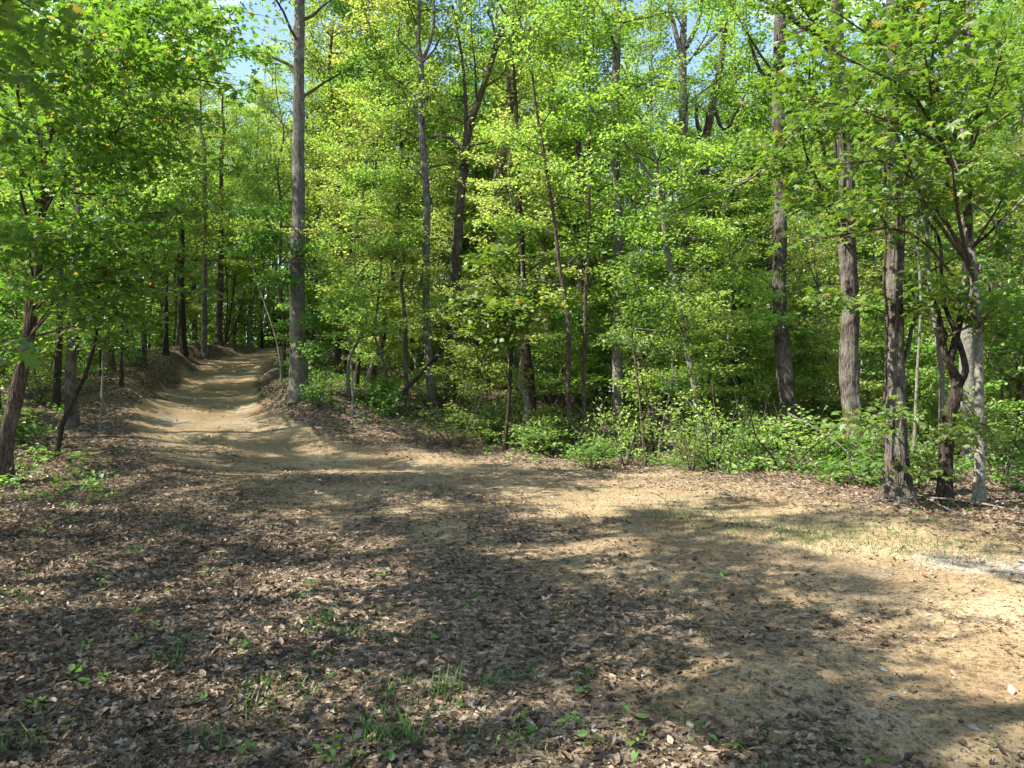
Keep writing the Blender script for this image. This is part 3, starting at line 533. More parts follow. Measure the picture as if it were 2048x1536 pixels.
key('beech', 'broad pale trunk half hidden behind the twisted dark tree', [(1941, 912, 32), (1940, 860, 28), (1937, 800, 26), (1934, 700, 26), (1934, 560, 25), (1928, 430, 23), (1900, 300, 21), (1898, 100, 18)], 14.6, 17, 'pale', (6, 12, 2.2, 1.1), leaf=FR, seed=23, sides=18, step=.2)
key('sapling', 'pole-thin grey stem rising close beside the twisted dark tree', [(1880, 1000, 11), (1884, 900, 11), (1884, 745, 11), (1873, 679, 10), (1866, 612, 9), (1856, 545, 8), (1853, 440, 7), (1844, 290, 6), (1822, 190, 5), (1810, 60, 4)], 10.4, 8, 'pale', (4.2, 6, 1, .6), leaf=MP, seed=24, sides=10)
key('sapling', 'thin mottled stem seen between the vine-clad trunk and the twisted dark tree', [(1829, 885, 6), (1832, 800, 6), (1836, 700, 5), (1838, 600, 5), (1835, 480, 4)], 16, 7, 'pale', (4, 8, 1.2, .7), leaf=FR, seed=25, sides=8)
key('oak', 'thin brown stem beyond the pale slim tree, nearest the frame edge', [(2035, 860, 10), (2032, 760, 9), (2028, 600, 9), (2030, 400, 8)], 20, 13, 'brown', (4.5, 14, 2, 1), leaf=FR, seed=26, sides=8)
key('sapling', 'straight tan sapling between the long bent dead limb and the slim forked tree', [(815, 836, 11), (813, 760, 9), (811, 690, 9), (809, 630, 8), (803, 560, 5)], 19, 6, 'brown', (3.0, 7, 1.1, .6), leaf=OV, seed=27, sides=8)
key('oak', 'black leaning trunk low in the shade left of the bent dead limb', [(738, 775, 18), (745, 740, 16), (762, 690, 15), (772, 630, 13), (790, 520, 11), (795, 400, 9)], 23, 13, 'dark', (4.5, 14, 2, 1), leaf=MI, seed=28, sides=10)
key('oak', 'thinner black trunk leaning the same way as its stouter dark neighbour', [(712, 775, 9), (720, 700, 9), (728, 640, 8), (745, 560, 7), (750, 420, 6)], 22.5, 12, 'dark', (4.0, 14, 1.8, .9), leaf=FR, seed=29, sides=8)
key('sapling', 'pale spindly sapling below the bright leaves right of the tallest grey trunk', [(706, 832, 4), (704, 760, 4), (698, 690, 3), (690, 640, 2)], 18, 4.3, 'pale', (1.8, 8, .9, .5), leaf=OV, seed=30, sides=6)
key('sapling', 'thin pole leaning over the far end of the dirt road', [(561, 722, 4), (550, 670, 4), (530, 610, 3), (508, 540, 3), (490, 470, 2)], 23, 7.5, 'pale', (4, 6, 1, .5), leaf=FR, seed=31, sides=6)
key('oak', 'slim trunk immediately left of the tallest grey trunk beside the road crest', [(568, 700, 7), (566, 640, 7), (560, 560, 6), (562, 420, 5)], 27, 14, 'brown', (4, 14, 2, 1), leaf=FR, seed=32, sides=8)
# --- left side of the road
key('maple', 'crooked lichen-spotted trunk bending over the verge, long limb reaching toward the road', [(4, 955, 29), (12, 880, 26), (34, 790, 25), (47, 720, 23), (60, 650, 22), (66, 600, 21), (72, 540, 20), (76, 470, 20), (83, 400, 19), (85, 320, 17), (90, 270, 15), (100, 180, 9), (130, 60, 7), (150, -60, 5)], 11, 8.5, 'brown',
    (3.4, 10, 1.8, 1.1), extra=[[(91, 272, 14), (118, 254, 12), (150, 236, 11), (180, 210, 10), (215, 184, 9), (260, 172, 7), (310, 160, 6), (370, 135, 4), (440, 105, 2)], [(84, 350, 6), (40, 358, 5), (-20, 355, 4)], [(68, 590, 5), (100, 540, 4), (140, 490, 3)]],
    boughs=[(80, 110, 8, .9), (200, 70, 8.5, .9), (330, 120, 9, .9), (260, 200, 9, .9), (400, 240, 10, .9), (130, 230, 8.5, .9), (60, 330, 8.5, .9), (250, 320, 9.5, .9), (350, 310, 10, .9), (440, 340, 11, .9), (200, 440, 9, .9), (330, 430, 9.5, .9), (420, 420, 10.5, .8), (110, 480, 9, .9), (260, 540, 9.5, .9), (360, 540, 10, .8), (410, 590, 10, .5), (160, 600, 9.5, .8), (280, 630, 10.5, .7), (30, 560, 9, .8), (40, 460, 9, .8), (320, 20, 9, .9), (420, 40, 10, .8), (120, 20, 8, .9), (20, 30, 8, .9), (400, 120, 9, .9), (455, 60, 10, .8), (470, 170, 11, .8), (380, 10, 9, .9), (490, 110, 11, .7), (520, 30, 11, .7)],
    leaf=MP, boughdens=66, seed=33, sides=24, step=.1, rough=.14, mark='the crooked spotted trunk', droop=.35)
key('hickory', 'scaly brown trunk behind the slanting thin stem', [(143, 840, 22), (141, 785, 20), (145, 720, 19), (150, 640, 18), (155, 560, 17), (160, 420, 15), (160, 250, 12)], 15.5, 15, 'shaggy', (5, 16, 2.4, 1.1), leaf=FR, seed=34, sides=18, step=.15, mark='the scaly brown trunk')
key('sapling', 'slanting thin mossy stem crossing before the scaly brown trunk', [(108, 897, 9), (125, 850, 9), (145, 800, 8), (165, 760, 7), (188, 690, 6), (200, 600, 4)], 12.8, 4.2, 'dark', (2, 6, 1, .5), leaf=DP, seed=35, sides=8)
key('oak', 'dark straight trunk between the crooked spotted trunk and the scaly brown one', [(112, 825, 14), (117, 740, 13), (120, 640, 12), (122, 480, 10)], 17.5, 14, 'dark', (5, 14, 2.2, 1.1), leaf=MI, seed=36, sides=10)
key('sapling', 'short thin upright sapling on the littered slope past the scaly brown trunk', [(199, 838, 4), (203, 790, 4), (206, 745, 3), (206, 690, 2)], 15, 3.0, 'pale', (1.4, 5, .5, .3), leaf=DP, seed=37, sides=6)
key('oak', 'dim brown trunk on the slope above the short upright sapling', [(224, 757, 14), (216, 660, 14), (211, 560, 12), (208, 380, 10)], 24, 17, 'brown', (6, 14, 2.6, 1.2), leaf=FR, seed=38, sides=10)
key('sapling', 'slender dark stem halfway up the littered slope', [(243, 772, 7), (243, 720, 6), (244, 640, 5), (246, 540, 4)], 20, 8, 'dark', (3.5, 10, 1.4, .7), leaf=MI, seed=39, sides=8)
key('oak', 'tan pole trunk standing next to the leafy seedling on the bank', [(289, 732, 9), (288, 680, 8), (286, 560, 8), (284, 400, 6)], 25, 14, 'brown', (5, 14, 2, 1), leaf=FR, seed=40, sides=8)
key('oak', 'short dark stub-like trunk between two bank trees above the road cut', [(332, 708, 10), (333, 640, 9), (332, 540, 8), (330, 400, 6)], 29, 14, 'dark', (5, 14, 2, 1), leaf=MI, seed=41, sides=8)
key('pine', 'first and darkest of three straight trunks on the bank above the road', [(367, 706, 13), (365, 640, 12), (364, 560, 11), (362, 440, 10), (358, 300, 8)], 33, 17, 'dark', (6, 16, 2.2, 1), leaf=FR, seed=42, sides=10, mark='the darkest bank trunk')
key('pine', 'middle one of three straight trunks on the bank above the road', [(408, 713, 11), (409, 640, 10), (409, 560, 9), (410, 440, 8), (410, 300, 7)], 34.5, 17, 'grey', (6, 16, 2.2, 1), leaf=FR, seed=43, sides=10)
key('pine', 'last of three straight bank trunks, reddish, closest to the road crest', [(436, 690, 15), (438, 640, 13), (441, 560, 11), (442, 440, 9), (442, 300, 8)], 38, 18, 'brown', (6, 16, 2.2, 1), leaf=FR, seed=44, sides=10, mark='the reddish bank trunk')
key('sapling', 'multi-stemmed thin sapling leaning over the bank near the road crest', [(450, 690, 5), (462, 620, 4), (470, 560, 4), (478, 480, 3)], 40, 11, 'brown', (3, 14, 2, 1), extra=[[(450, 690, 4), (455, 600, 3), (450, 500, 2)], [(450, 690, 4), (475, 640, 3), (490, 580, 2)]], leaf=FR, seed=45, sides=7)

# --- off the picture's edge, with boughs that reach into it
def near_maple(x, y, H, label, bgh, seed, lean=(0, 0), r=.09, n=16):
    rng = np.random.default_rng(seed); z = h1(x, y)
    pts = [np.array([x + lean[0] * t + rng.normal(0, .06), y + lean[1] * t + rng.normal(0, .06), z + H * t]) for t in np.linspace(0, 1, 7)]
    o = make_tree(rng, 'maple', pts, np.linspace(r, .012, 7), 'grey', golden_limbs(rng, 2.6, H - .5, n, 2.0, 1.0, .35), MP, dens=42, boughs=[(P(*b[:3]), *b[3:]) for b in bgh], sides=14, boughdens=62, droop=.35)
    tag(o, label, 'tree'); return o
near_maple(-4.2, 3.1, 7.5, 'maple outside the frame whose big translucent leaves dangle in the top corner', [(15, 25, 3.4, .35), (70, 20, 3.8, .4), (20, 150, 4.2, .35), (60, 260, 5, .4), (-60, 700, 3.5, .3), (10, 1190, 3.0, .12)], 61, r=.07)
near_maple(7.3, 5.6, 8, 'maple outside the frame beyond the pale slim tree, leaves along the frame edge', [(2030, 150, 6.5, .5), (2020, 350, 7, .5), (2040, 520, 7, .5)], 62)

# ------------------------------------------------------------------ background trees: one of each kind, then copies
def proto(name, seed, H, r0, bark, leaf, h0, n, L0, L1, lean=.3, dens=36, fork=False, up=.5, flat=.5, wob=.12, spread=.2, sides=8):
    rng = np.random.default_rng(seed); a = rng.uniform(0, 6.28)
    k = 8; pts = np.array([[lean * t * math.cos(a) + rng.normal(0, wob) * min(1, t * 3), lean * t * math.sin(a) + rng.normal(0, wob) * min(1, t * 3), H * t] for t in np.linspace(0, 1, k)])
    rad = r0 * (1 - .85 * np.linspace(0, 1, k) ** 1.2); ex = []
    if fork:
        i = 3; d = rng.uniform(-1, 1, 2); fp = [pts[i], pts[i] + [d[0] * .6, d[1] * .6, H * .12], pts[i] + [d[0] * 1.5, d[1] * 1.5, H * .3], pts[i] + [d[0] * 1.9, d[1] * 1.9, H * .5]]
        ex.append((fp, [rad[i] * .75, rad[i] * .6, rad[i] * .4, .01]))
    return make_tree(rng, name, pts, rad, bark, golden_limbs(rng, h0, H - .4, n, L0, L1, up), leaf, dens=dens, sides=sides, rough=.06, step=.6, extra_stems=ex, flat=flat, spread=spread)
def shrub_proto(name, seed, H, stems, leaf, dens, bark='brown', spread=.12):
    rng = np.random.default_rng(seed); wood = MB(); tw = MB(); lp = []
    for k in range(stems):
        a = k * 2.4 + rng.uniform(0, .6); d = [math.cos(a) * .55, math.sin(a) * .55, 1.3]
        q = wander(rng, [math.cos(a) * .06, math.sin(a) * .06, -.05], d, H * rng.uniform(.7, 1.1), 6, .35, .1)
        tube(wood, q, np.linspace(.012, .003, 7) * (H / 1.6 + .4), 5, 0)
        for j in range(5):
            t = rng.uniform(.3, .95); i = int(t * 5); dd = [rng.normal(), rng.normal(), .35]
            bough(rng, tw, wander(rng, q[i], dd, H * .3, 4, .3), .004, H * .32, lp, sub=3, dens=dens, spread=spread, flat=.4)
    root = link(name, None); link('trunk' if H > 2 else 'stem', wood.mesh('stem', [BK[bark]]), root)
    pos = np.concatenate(lp); pos = pos[pos[:, 2] > .08]
    leaves(tw, pos, leaf[2] * rng.uniform(.65, 1.25, len(pos)), leaf[1], 1, droop=.15, rng=rng)
    link('crown' if H > 2 else 'foliage', tw.mesh('foliage', [BK['twig'], ML[leaf[0]]]), root); return root
def dup(root, loc, rz, sc):
    r = root.copy(); COL.objects.link(r); r.location = loc; r.rotation_euler = (0, 0, rz); r.scale = (sc[0], sc[0], sc[1])
    for ch in list(root.children):
        c = ch.copy(); COL.objects.link(c); c.parent = r
    return r
def place(r, loc, rz, sc): r.location = loc; r.rotation_euler = (0, 0, rz); r.scale = (sc[0], sc[0], sc[1]); return r

TALL = [
 (lambda: proto('oak', 101, 19, .14, 'grey', ('fresh', 'rhomb', .135), 5, 40, 3.0, 1.2, dens=86), 'straight grey', 'oak'),
 (lambda: proto('oak', 102, 17, .11, 'brown', ('mid', 'rhomb', .135), 4.5, 38, 2.7, 1.1, dens=84, fork=True), 'forked brown', 'oak'),
 (lambda: proto('poplar', 103, 21, .09, 'pale', ('young', 'rhomb', .12), 5.5, 38, 2.2, .9, dens=84, lean=.8), 'slender pale', 'poplar'),
 (lambda: proto('oak', 104, 16, .08, 'dark', ('fresh', 'rhomb', .135), 4, 38, 2.3, 1.0, dens=84, lean=1.3, wob=.2), 'thin leaning dark', 'oak'),
 (lambda: proto('oak', 105, 20, .17, 'brown', ('fresh', 'rhomb', .14), 6.5, 38, 3.5, 1.4, dens=82), 'stout brown', 'oak'),
]
UNDER = [
 (lambda: proto('dogwood', 111, 6.5, .045, 'grey', ('fresh', 'oval', .088), 1.4, 27, 1.9, .7, dens=78, lean=.6, up=.25, flat=.25, spread=.14, sides=6), 'layered bright', 'dogwood'),
 (lambda: proto('maple', 112, 5.0, .035, 'brown', ('mid', 'lobed', .092), 1.0, 24, 1.6, .6, dens=74, lean=.8, up=.25, flat=.25, spread=.14, sides=6), 'spreading green', 'maple'),
 (lambda: proto('beech', 113, 8.5, .05, 'pale', ('young', 'oval', .088), 1.8, 31, 1.9, .7, dens=78, lean=.5, up=.2, flat=.22, spread=.14, sides=6), 'tall pale-leaved', 'beech'),
 (lambda: proto('maple', 114, 3.4, .022, 'dark', ('deep', 'oval', .11), .6, 16, 1.1, .5, dens=60, lean=.5, up=.3, flat=.3, spread=.12, sides=5), 'low dark green', 'maple'),
 (lambda: proto('dogwood', 115, 3.8, .026, 'grey', ('fresh', 'oval', .085), .5, 24, 1.4, .6, dens=84, lean=.5, up=.3, flat=.3, spread=.14, sides=5), 'low bright', 'dogwood'),
]
SHRUB = [
 (lambda: shrub_proto('shrub', 121, 1.5, 5, ('mid', 'oval', .08), 72), 'leafy green', 'shrub'),
 (lambda: shrub_proto('shrub', 122, 1.0, 6, ('ground', 'oval', .09), 60), 'short bright', 'shrub'),
 (lambda: shrub_proto('shrub', 123, 2.3, 4, ('fresh', 'oval', .095), 45), 'tall loose', 'shrub'),
 (lambda: shrub_proto('shrub', 124, 1.3, 3, ('deep', 'lobed', .12), 34), 'sparse dark', 'shrub'),
 (lambda: shrub_proto('shrub', 125, 1.8, 5, ('mid', 'rhomb', .08), 26), 'thin twiggy', 'shrub'),
]
KEYXY = [(o.location.x, o.location.y) for o in COL.objects if o.type == 'EMPTY']
NKEY.sort()
LIST = []   # (root, xs, dist, adj, noun, cls)
MADE = {}
def scatter(pos, protos, cls, scr, rng, choose=None):
    made = MADE.setdefault(cls, {})
    for (x, y) in pos:
        k = choose(x, y) if choose else int(rng.integers(len(protos)))
        if k is None: k = int(rng.integers(len(protos)))
        loc = (x, y, h1(x, y) - .03); sc = (rng.uniform(*scr), rng.uniform(*scr)); rz = rng.uniform(0, 6.28)
        if k not in made: made[k] = protos[k][0](); o = place(made[k], loc, rz, sc)
        else: o = dup(made[k], loc, rz, sc)
        LIST.append((o, 1024 + x / y * F if y > 1 else -9999, y, protos[k][1], protos[k][2], cls))
def pick(rng, n, y0, y1, mind, xlo, xhi, taken, roadclear=.6, ybias=1.0, tries=6000):
    o = []
    for _ in range(tries):
        if len(o) >= n: break
        y = y0 + (y1 - y0) * rng.uniform() ** ybias; x = rng.uniform(xlo, xhi) * (y * .74 + 2)
        d, s = road_dist(np.array([x]), np.array([y]))
        if d[0] < roadclear: continue
        if y > 15 and d[0] < 3.0 and s[0] > 0 and y < 21: continue
        if any((x - a) ** 2 + (y - b) ** 2 < (mind * (1 + y * .006)) ** 2 for a, b in taken): continue
        o.append((x, y)); taken.append((x, y))
    return o
G = np.random.default_rng(5)
def edge_y(x):   # the wood edge on the right of the road
    return np.interp(x, [-6, -3, 0, 3, 4, 5, 9], [18.2, 17.0, 15.1, 12.4, 11.3, 10.5, 10.2])
taken = list(KEYXY)
def edge_line(n, lo, hi, rng):
    o = []
    for k in range(n):
        x = -5.6 + 16.5 * (k + rng.uniform()) / n; y = edge_y(x) + rng.uniform(lo, hi)
        if not any(abs(1024 + x / y * F - xk) < 14 and y < yk for xk, yk in ((1236, 18), (1563, 18), (1793, 9.9), (1900, 9.6), (1957, 9.5), (1700, 14))): o.append((x, y))
    return o
far = pick(G, 172, 23, 68, 1.6, -1, 1, taken, 1.0, .8)
far += [(-9.4, 33), (-8.3, 39), (-17.5, 30), (-17.2, 37), (-10.5, 46), (-16.5, 47), (-12.6, 53)]
scatter(far, TALL, 'tall', (.8, 1.15), G)
poles = [(x, y) for x, y in pick(G, 120, 17, 42, 1.0, -1, 1, taken, .9, 1.0) if (road_dist(np.array([x]), np.array([y]))[1][0] < 0) or y > edge_y(x) + 1.5][:55]
POLE = [(lambda: proto('sapling', 141, 11, .04, 'dark', ('fresh', 'rhomb', .12), 6, 12, 1.3, .7, dens=40, lean=.5, wob=.08, sides=7), 'pole-thin dark', 'sapling'),
        (lambda: proto('sapling', 142, 9, .032, 'pale', ('young', 'rhomb', .11), 5, 10, 1.2, .6, dens=40, lean=.9, wob=.14, sides=7), 'pole-thin pale', 'sapling'),
        (lambda: proto('sapling', 143, 13, .055, 'brown', ('mid', 'rhomb', .12), 7, 12, 1.5, .8, dens=40, lean=1.2, wob=.1, sides=7), 'narrow leaning brown', 'sapling')]
scatter(poles, POLE, 'pole', (.8, 1.2), G)
tu = [(a, b) for a, b in KEYXY]
und = [(x, y) for x, y in pick(G, 260, 14, 50, 1.1, -1, 1, tu, .8, 1.2) if (road_dist(np.array([x]), np.array([y]))[1][0] < 0) or y > edge_y(x) + .9][:160]
SEE = [(595, 19, 1.4), (853, 20, .8), (912, 20.5, .9), (1236, 18.3, 1.0), (1380, 16.5, .7), (1563, 18, 2.0), (1700, 14, 1.4), (1793, 9.9, 1.2), (965, 24.5, .4), (1370, 24, .4), (1930, 14.6, .8), (430, 36, 1.2), (390, 34, 1.2)]
und += [(x, y) for x, y in zip(G.uniform(-19, -6, 40), G.uniform(46, 62, 40)) if road_dist(np.array([x]), np.array([y]))[0][0] > .8][:22]
und += edge_line(13, 1.2, 3.2, G)
und = [(x, y) for x, y in und if not any(y < yk and abs(1024 + x / y * F - xk) < rk / y * F for xk, yk, rk in SEE)]
und += [(-11.5, 14.5), (-13.5, 17.5), (-9.8, 12.2), (-15.5, 20), (-12.6, 21)]
scatter(und, UNDER, 'under', (.75, 1.2), G)
low = [(x, y) for x, y in pick(G, 160, 15.5, 34, .9, -.45, .95, tu, 1.2, 1.2) if y > edge_y(x) + 1.6 and x > -6
       and not any(y < yk and abs(1024 + x / y * F - xk) < .6 * rk / y * F for xk, yk, rk in SEE)][:52]
scatter(low, UNDER, 'under', (.7, 1.15), G, choose=lambda x, y: 4)
ts = []
shr = [(x, y) for x, y in pick(G, 200, 11, 34, .85, -1, 1, ts, .9, 1.0) if (y > edge_y(x) + .4 if x > -6 else y > 13)][:80] + edge_line(15, .3, 2.4, G) + edge_line(14, 1.8, 4.5, G)
scatter(shr, SHRUB, 'shrub', (.65, 1.1), G)

# trees beside and behind the camera (out of the frame) that shade the verge
off = [(-9.5, 2.5), (-13, 6.5), (-12.5, -1.5), (-7.5, -3.5), (-16, 2), (-17, 9.5), (-10, -8), (-3.5, -6), (-14.5, 12), (-19, -4), (2.5, -9), (11, 4), (13.5, 9), (-6.8, 4.6), (-5.5, -.8), (-1.8, -3.6), (-11, 4.6), (-3.2, 1.2)]
offo = []
def sparse(name, seed, H, h0, n, L0):
    return proto(name, seed, H, .12, 'grey', ('fresh', 'rhomb', .14), h0, n, L0, 1.4, dens=66, up=.35, spread=.13)
SP = [sparse('oak', 131, 15, 5, 13, 3.4), sparse('oak', 132, 12, 4.5, 12, 3.0), sparse('oak', 133, 18, 7, 14, 3.6)]
for k, (x, y) in enumerate(off):
    o = SP[k] if k < 3 else dup(SP[k % 3], (0, 0, 0), 0, (1, 1))
    place(o, (x, y, h1(x, y)), k * 1.7, (1.0, 1.0)); offo.append(o)
    o['label'] = 'woodland tree outside the frame whose shadow falls over the verge'; o['category'] = 'tree'; o['group'] = 'shade trees outside the frame'

ORD = ['first', 'second', 'third', 'fourth', 'fifth', 'sixth', 'seventh', 'eighth', 'ninth', 'tenth', 'eleventh', 'twelfth', 'thirteenth', 'fourteenth', 'fifteenth', 'sixteenth', 'seventeenth', 'eighteenth', 'nineteenth', 'twentieth']
GRP = {'pole': 'pole-like saplings in the wood', 'tall': 'tall trees deeper in the wood', 'under': 'leafy understorey trees', 'shrub': 'shrubs along the wood floor'}
NOUN = {'pole': 'sapling in the wood', 'tall': 'tree in the wood', 'under': 'understorey tree', 'shrub': 'shrub'}
cnt = {}
for o, xs, y, adj, noun, cls in sorted(LIST, key=lambda a: a[1]):
    lm = [m for m in NKEY if m[0] <= xs]
    ph = ('to the right of ' + lm[-1][1]) if lm else ('to the left of ' + NKEY[0][1])
    kk = (cls, adj, ph); cnt[kk] = cnt.get(kk, 0) + 1
    ph = ph.replace('to the right of', 'right of') if len((adj + NOUN[cls] + ph).split()) > 11 else ph
    o['label'] = f"{ORD[cnt[kk] - 1]} {adj} {NOUN[cls]} {ph}"
    o['category'] = 'shrub' if cls == 'shrub' else 'tree'; o['group'] = GRP[cls]

# ------------------------------------------------------------------ far-off wood (one mass), litter, grass, ground cover, gravel
g = np.random.default_rng(9)
mb = MB(); n = 260000
y = g.uniform(62, 92, n); x = g.uniform(-1, 1, n) * (y * .8)
cl = np.stack([x, y], 1)
nc = 2600; cx = g.uniform(-1, 1, nc) * 84; cy = g.uniform(60, 92, nc); cz = g.uniform(0, 1, nc) ** 1.15 * 19; cr = g.uniform(1.0, 2.6, nc)
idx = g.integers(0, nc, n); dv = g.normal(0, .5, (n, 3)) * cr[idx][:, None]
pos = np.stack([cx[idx], cy[idx], cz[idx] + height(cx, cy)[idx]], 1) + dv
leaves(mb, pos, g.uniform(.3, .52, n), 'rhomb', 1, rng=g)
n = 110000; nc = 900; cy = g.uniform(50, 68, nc); cx = g.uniform(-1, 1, nc) * cy * .85; cz = g.uniform(.2, 1, nc) ** 1.0 * 6; cr = g.uniform(1.0, 2.2, nc)
ok = road_dist(cx, cy)[0] > 2; cx, cy, cz, cr = cx[ok], cy[ok], cz[ok], cr[ok]; idx = g.integers(0, len(cx), n); dv = g.normal(0, .5, (n, 3)) * cr[idx][:, None]
leaves(mb, np.stack([cx[idx], cy[idx], cz[idx] + height(cx, cy)[idx]], 1) + dv, g.uniform(.16, .3, n), 'rhomb', 1, rng=g)
for k in range(260):
    X = g.uniform(-84, 84); Y = g.uniform(62, 104); z = h1(X, Y)
    tube(mb, np.array([[X, Y, z - .2], [X + g.normal(0, .3), Y, z + 8], [X + g.normal(0, .8), Y, z + 17]]), [.14, .10, .03], 5, 0)
tag(link('woods', mb.mesh('woods', [BK['grey'], ML['fresh']])), kind='stuff')

mb = MB()
def ring(n, y0, y1, p=1.0):
    y = y0 + (y1 - y0) * g.uniform(size=n) ** p; x = g.uniform(-1, 1, n) * (y * .74 + .8); return x, y
def scatter_litter(n, y0, y1, size, k):
    x, y = ring(n, y0, y1); L = litter(x, y); keep = g.uniform(size=n) < (L ** 1.3) * k + .012
    x, y = x[keep], y[keep]; z = height(x, y) + g.uniform(.002, .03, len(x)) * litter(x, y)
    a = g.uniform(size=len(x)) < .5
    for m, sh in ((a, 'oak'), (~a, 'curl')):
        leaves(mb, np.stack([x, y, z], 1)[m], size[0] + (size[1] - size[0]) * g.uniform(size=m.sum()) ** 3.2, sh, 0, droop=-.02, dvar=.22, roll=.3, rng=g)
scatter_litter(125000, 2.0, 6.0, (.012, .07), .85)
scatter_litter(230000, 6.0, 13.0, (.014, .075), .85)
scatter_litter(110000, 13, 28, (.03, .11), .8)
# small crumbs on the bare dirt
x, y = ring(150000, 2.0, 13.0, .8); keep = g.uniform(size=len(x)) < .45 + .5 * litter(x, y); x, y = x[keep], y[keep]
leaves(mb, np.stack([x, y, height(x, y) + .003], 1), g.uniform(.005, .02, len(x)), 'rhomb', 0, droop=0, dvar=.2, roll=.3, rng=g)
x, y = ring(700, 2.2, 13.0, .8); k = g.uniform(size=700) < .15 + .8 * litter(x, y)
for X, Y in zip(x[k], y[k]):
    a = g.uniform(0, 6.28); l = g.uniform(.03, .16); q = np.array([[X + math.cos(a) * l * t + g.normal(0, .004), Y + math.sin(a) * l * t + g.normal(0, .004), 0] for t in (-1, 0, 1)])
    q[:, 2] = height(q[:, 0], q[:, 1]) + g.uniform(.006, .03, 3); tube(mb, q, g.uniform(.0015, .004), 4, 0)
tag(link('leaf_litter', mb.mesh('leaf_litter', [M_LITTER])), kind='stuff')

def blades(mb, x, y, hgt, mat=0):
    n = len(x); z = height(x, y); a = g.uniform(0, 2 * np.pi, n); l = g.uniform(.2, 1.2, n) * hgt; wd = g.uniform(.0018, .004, n) * (1 + hgt)
    d = np.stack([np.cos(a), np.sin(a), np.zeros(n)], 1); s = np.stack([-np.sin(a), np.cos(a), np.zeros(n)], 1)
    b = np.stack([x, y, z - .01], 1); up = np.array([0, 0, 1.0])
    m1 = b + up * (hgt * .5)[:, None] + d * (l * .2)[:, None]; t = b + up * (hgt * .95)[:, None] + d * l[:, None]
    v = np.stack([b - s * wd[:, None], b + s * wd[:, None], m1 + s * wd[:, None] * .9, m1 - s * wd[:, None] * .9, t], 1).reshape(-1, 3)
    o = np.arange(n)[:, None] * 5
    mb.add(v, np.concatenate([o + [0, 1, 2, 3]]), mat); k = len(mb.f)
    mb.add(v, o + [3, 2, 4], mat)
mb = MB()
def clump(xs, ys, rx, ry, n, h, var=.5):
    Y = CAMZ * F / (ys - 768); X = (xs - 1024) / F * Y
    x = X + g.normal(0, rx * 1.2, n); y = Y + g.normal(0, ry * 1.6, n); blades(mb, x, y, (h * .85 if ys > 1200 else h) * g.uniform(1 - var, 1 + var, n))
for c in [(630, 1230, .06, .05, 40, .10), (655, 1215, .02, .02, 14, .17), (720, 1250, .12, .06, 90, .08), (770, 1360, .12, .08, 80, .08), (850, 1390, .16, .09, 70, .08), (900, 1370, .03, .03, 30, .14),
          (760, 1450, .05, .04, 60, .10), (820, 1460, .05, .04, 60, .11), (560, 1400, .10, .08, 90, .09), (390, 1260, .08, .06, 60, .06), (350, 1310, .03, .03, 30, .09), (520, 1360, .06, .05, 60, .08),
          (930, 1470, .03, .03, 20, .11), (1020, 1480, .03, .03, 16, .09), (1000, 1330, .06, .05, 60, .06), (1060, 1330, .05, .05, 40, .06), (1160, 1340, .03, .03, 25, .07), (400, 1480, .05, .05, 40, .11),
          (860, 1250, .10, .05, 70, .06), (20, 1490, .08, .06, 60, .1), (1540, 1530, .06, .04, 40, .06), (1060, 1500, .1, .06, 60, .05)]: clump(*c)
for k in range(46):     # shoulder strip by the wood edge
    t = g.uniform(); xs = 1080 + 960 * t + g.normal(0, 20); ys = 975 + 130 * t + g.normal(0, 14); clump(xs, ys, .30, .16, 34, .055)
clump(1600, 1075, .45, .16, 600, .055); clump(1340, 1030, .4, .18, 360, .05); clump(1850, 1105, .45, .18, 300, .05); clump(1480, 1050, .4, .18, 380, .05)
x, y = ring(5000, 3, 16); k = g.uniform(size=5000) < sstep(.05, .35, fbm(x * .6, y * .6, 91, 3)) * .6; blades(mb, x[k], y[k], g.uniform(.03, .08, k.sum()))
tag(link('grass', mb.mesh('grass', [M_GRASS])), kind='stuff')

# low leafy cover
mb = MB()
def plants(x, y, h, leafn, size):
    n = len(x); z = height(x, y)
    for k in range(n):
        m = int(leafn * g.uniform(.6, 1.4)); hh = h * g.uniform(.5, 1.3)
        a = g.uniform(0, 6.28, m); r = g.uniform(.02, .6, m) * hh
        p = np.stack([x[k] + np.cos(a) * r, y[k] + np.sin(a) * r, z[k] + hh * g.uniform(.35, 1, m)], 1)
        leaves(mb, p, size * g.uniform(.6, 1.2, m), 'oval', 0, droop=.1, yaw=a + g.normal(0, .4, m), rng=g)
def cover(n, y0, y1, dens, h, leafn, size, thr):
    x, y = ring(n, y0, y1); d, s = road_dist(x, y)
    e = np.where(x > -5, y - edge_y(x), d - np.where(s > 0, .7, 1.5))
    k = (g.uniform(size=n) < dens * sstep(-.2, 1.6, e + 2.2 * fbm(x * .8, y * .8, 67, 3)) * sstep(thr, thr + .3, fbm(x * .5, y * .5, 66, 3) + .15 * (e < 3))) & (e > -.5)
    plants(x[k], y[k], h, leafn, size)
cover(9000, 10.5, 32, .75, .26, 9, .10, -.25)
cover(1500, 9, 16, .6, .14, 6, .07, -.3)
cover(2600, 30, 60, .8, 1.5, 16, .2, -.3)
x, y = ring(420, 3, 14); k = litter(x, y) > .4; plants(x[k], y[k], .05, 4, .05)
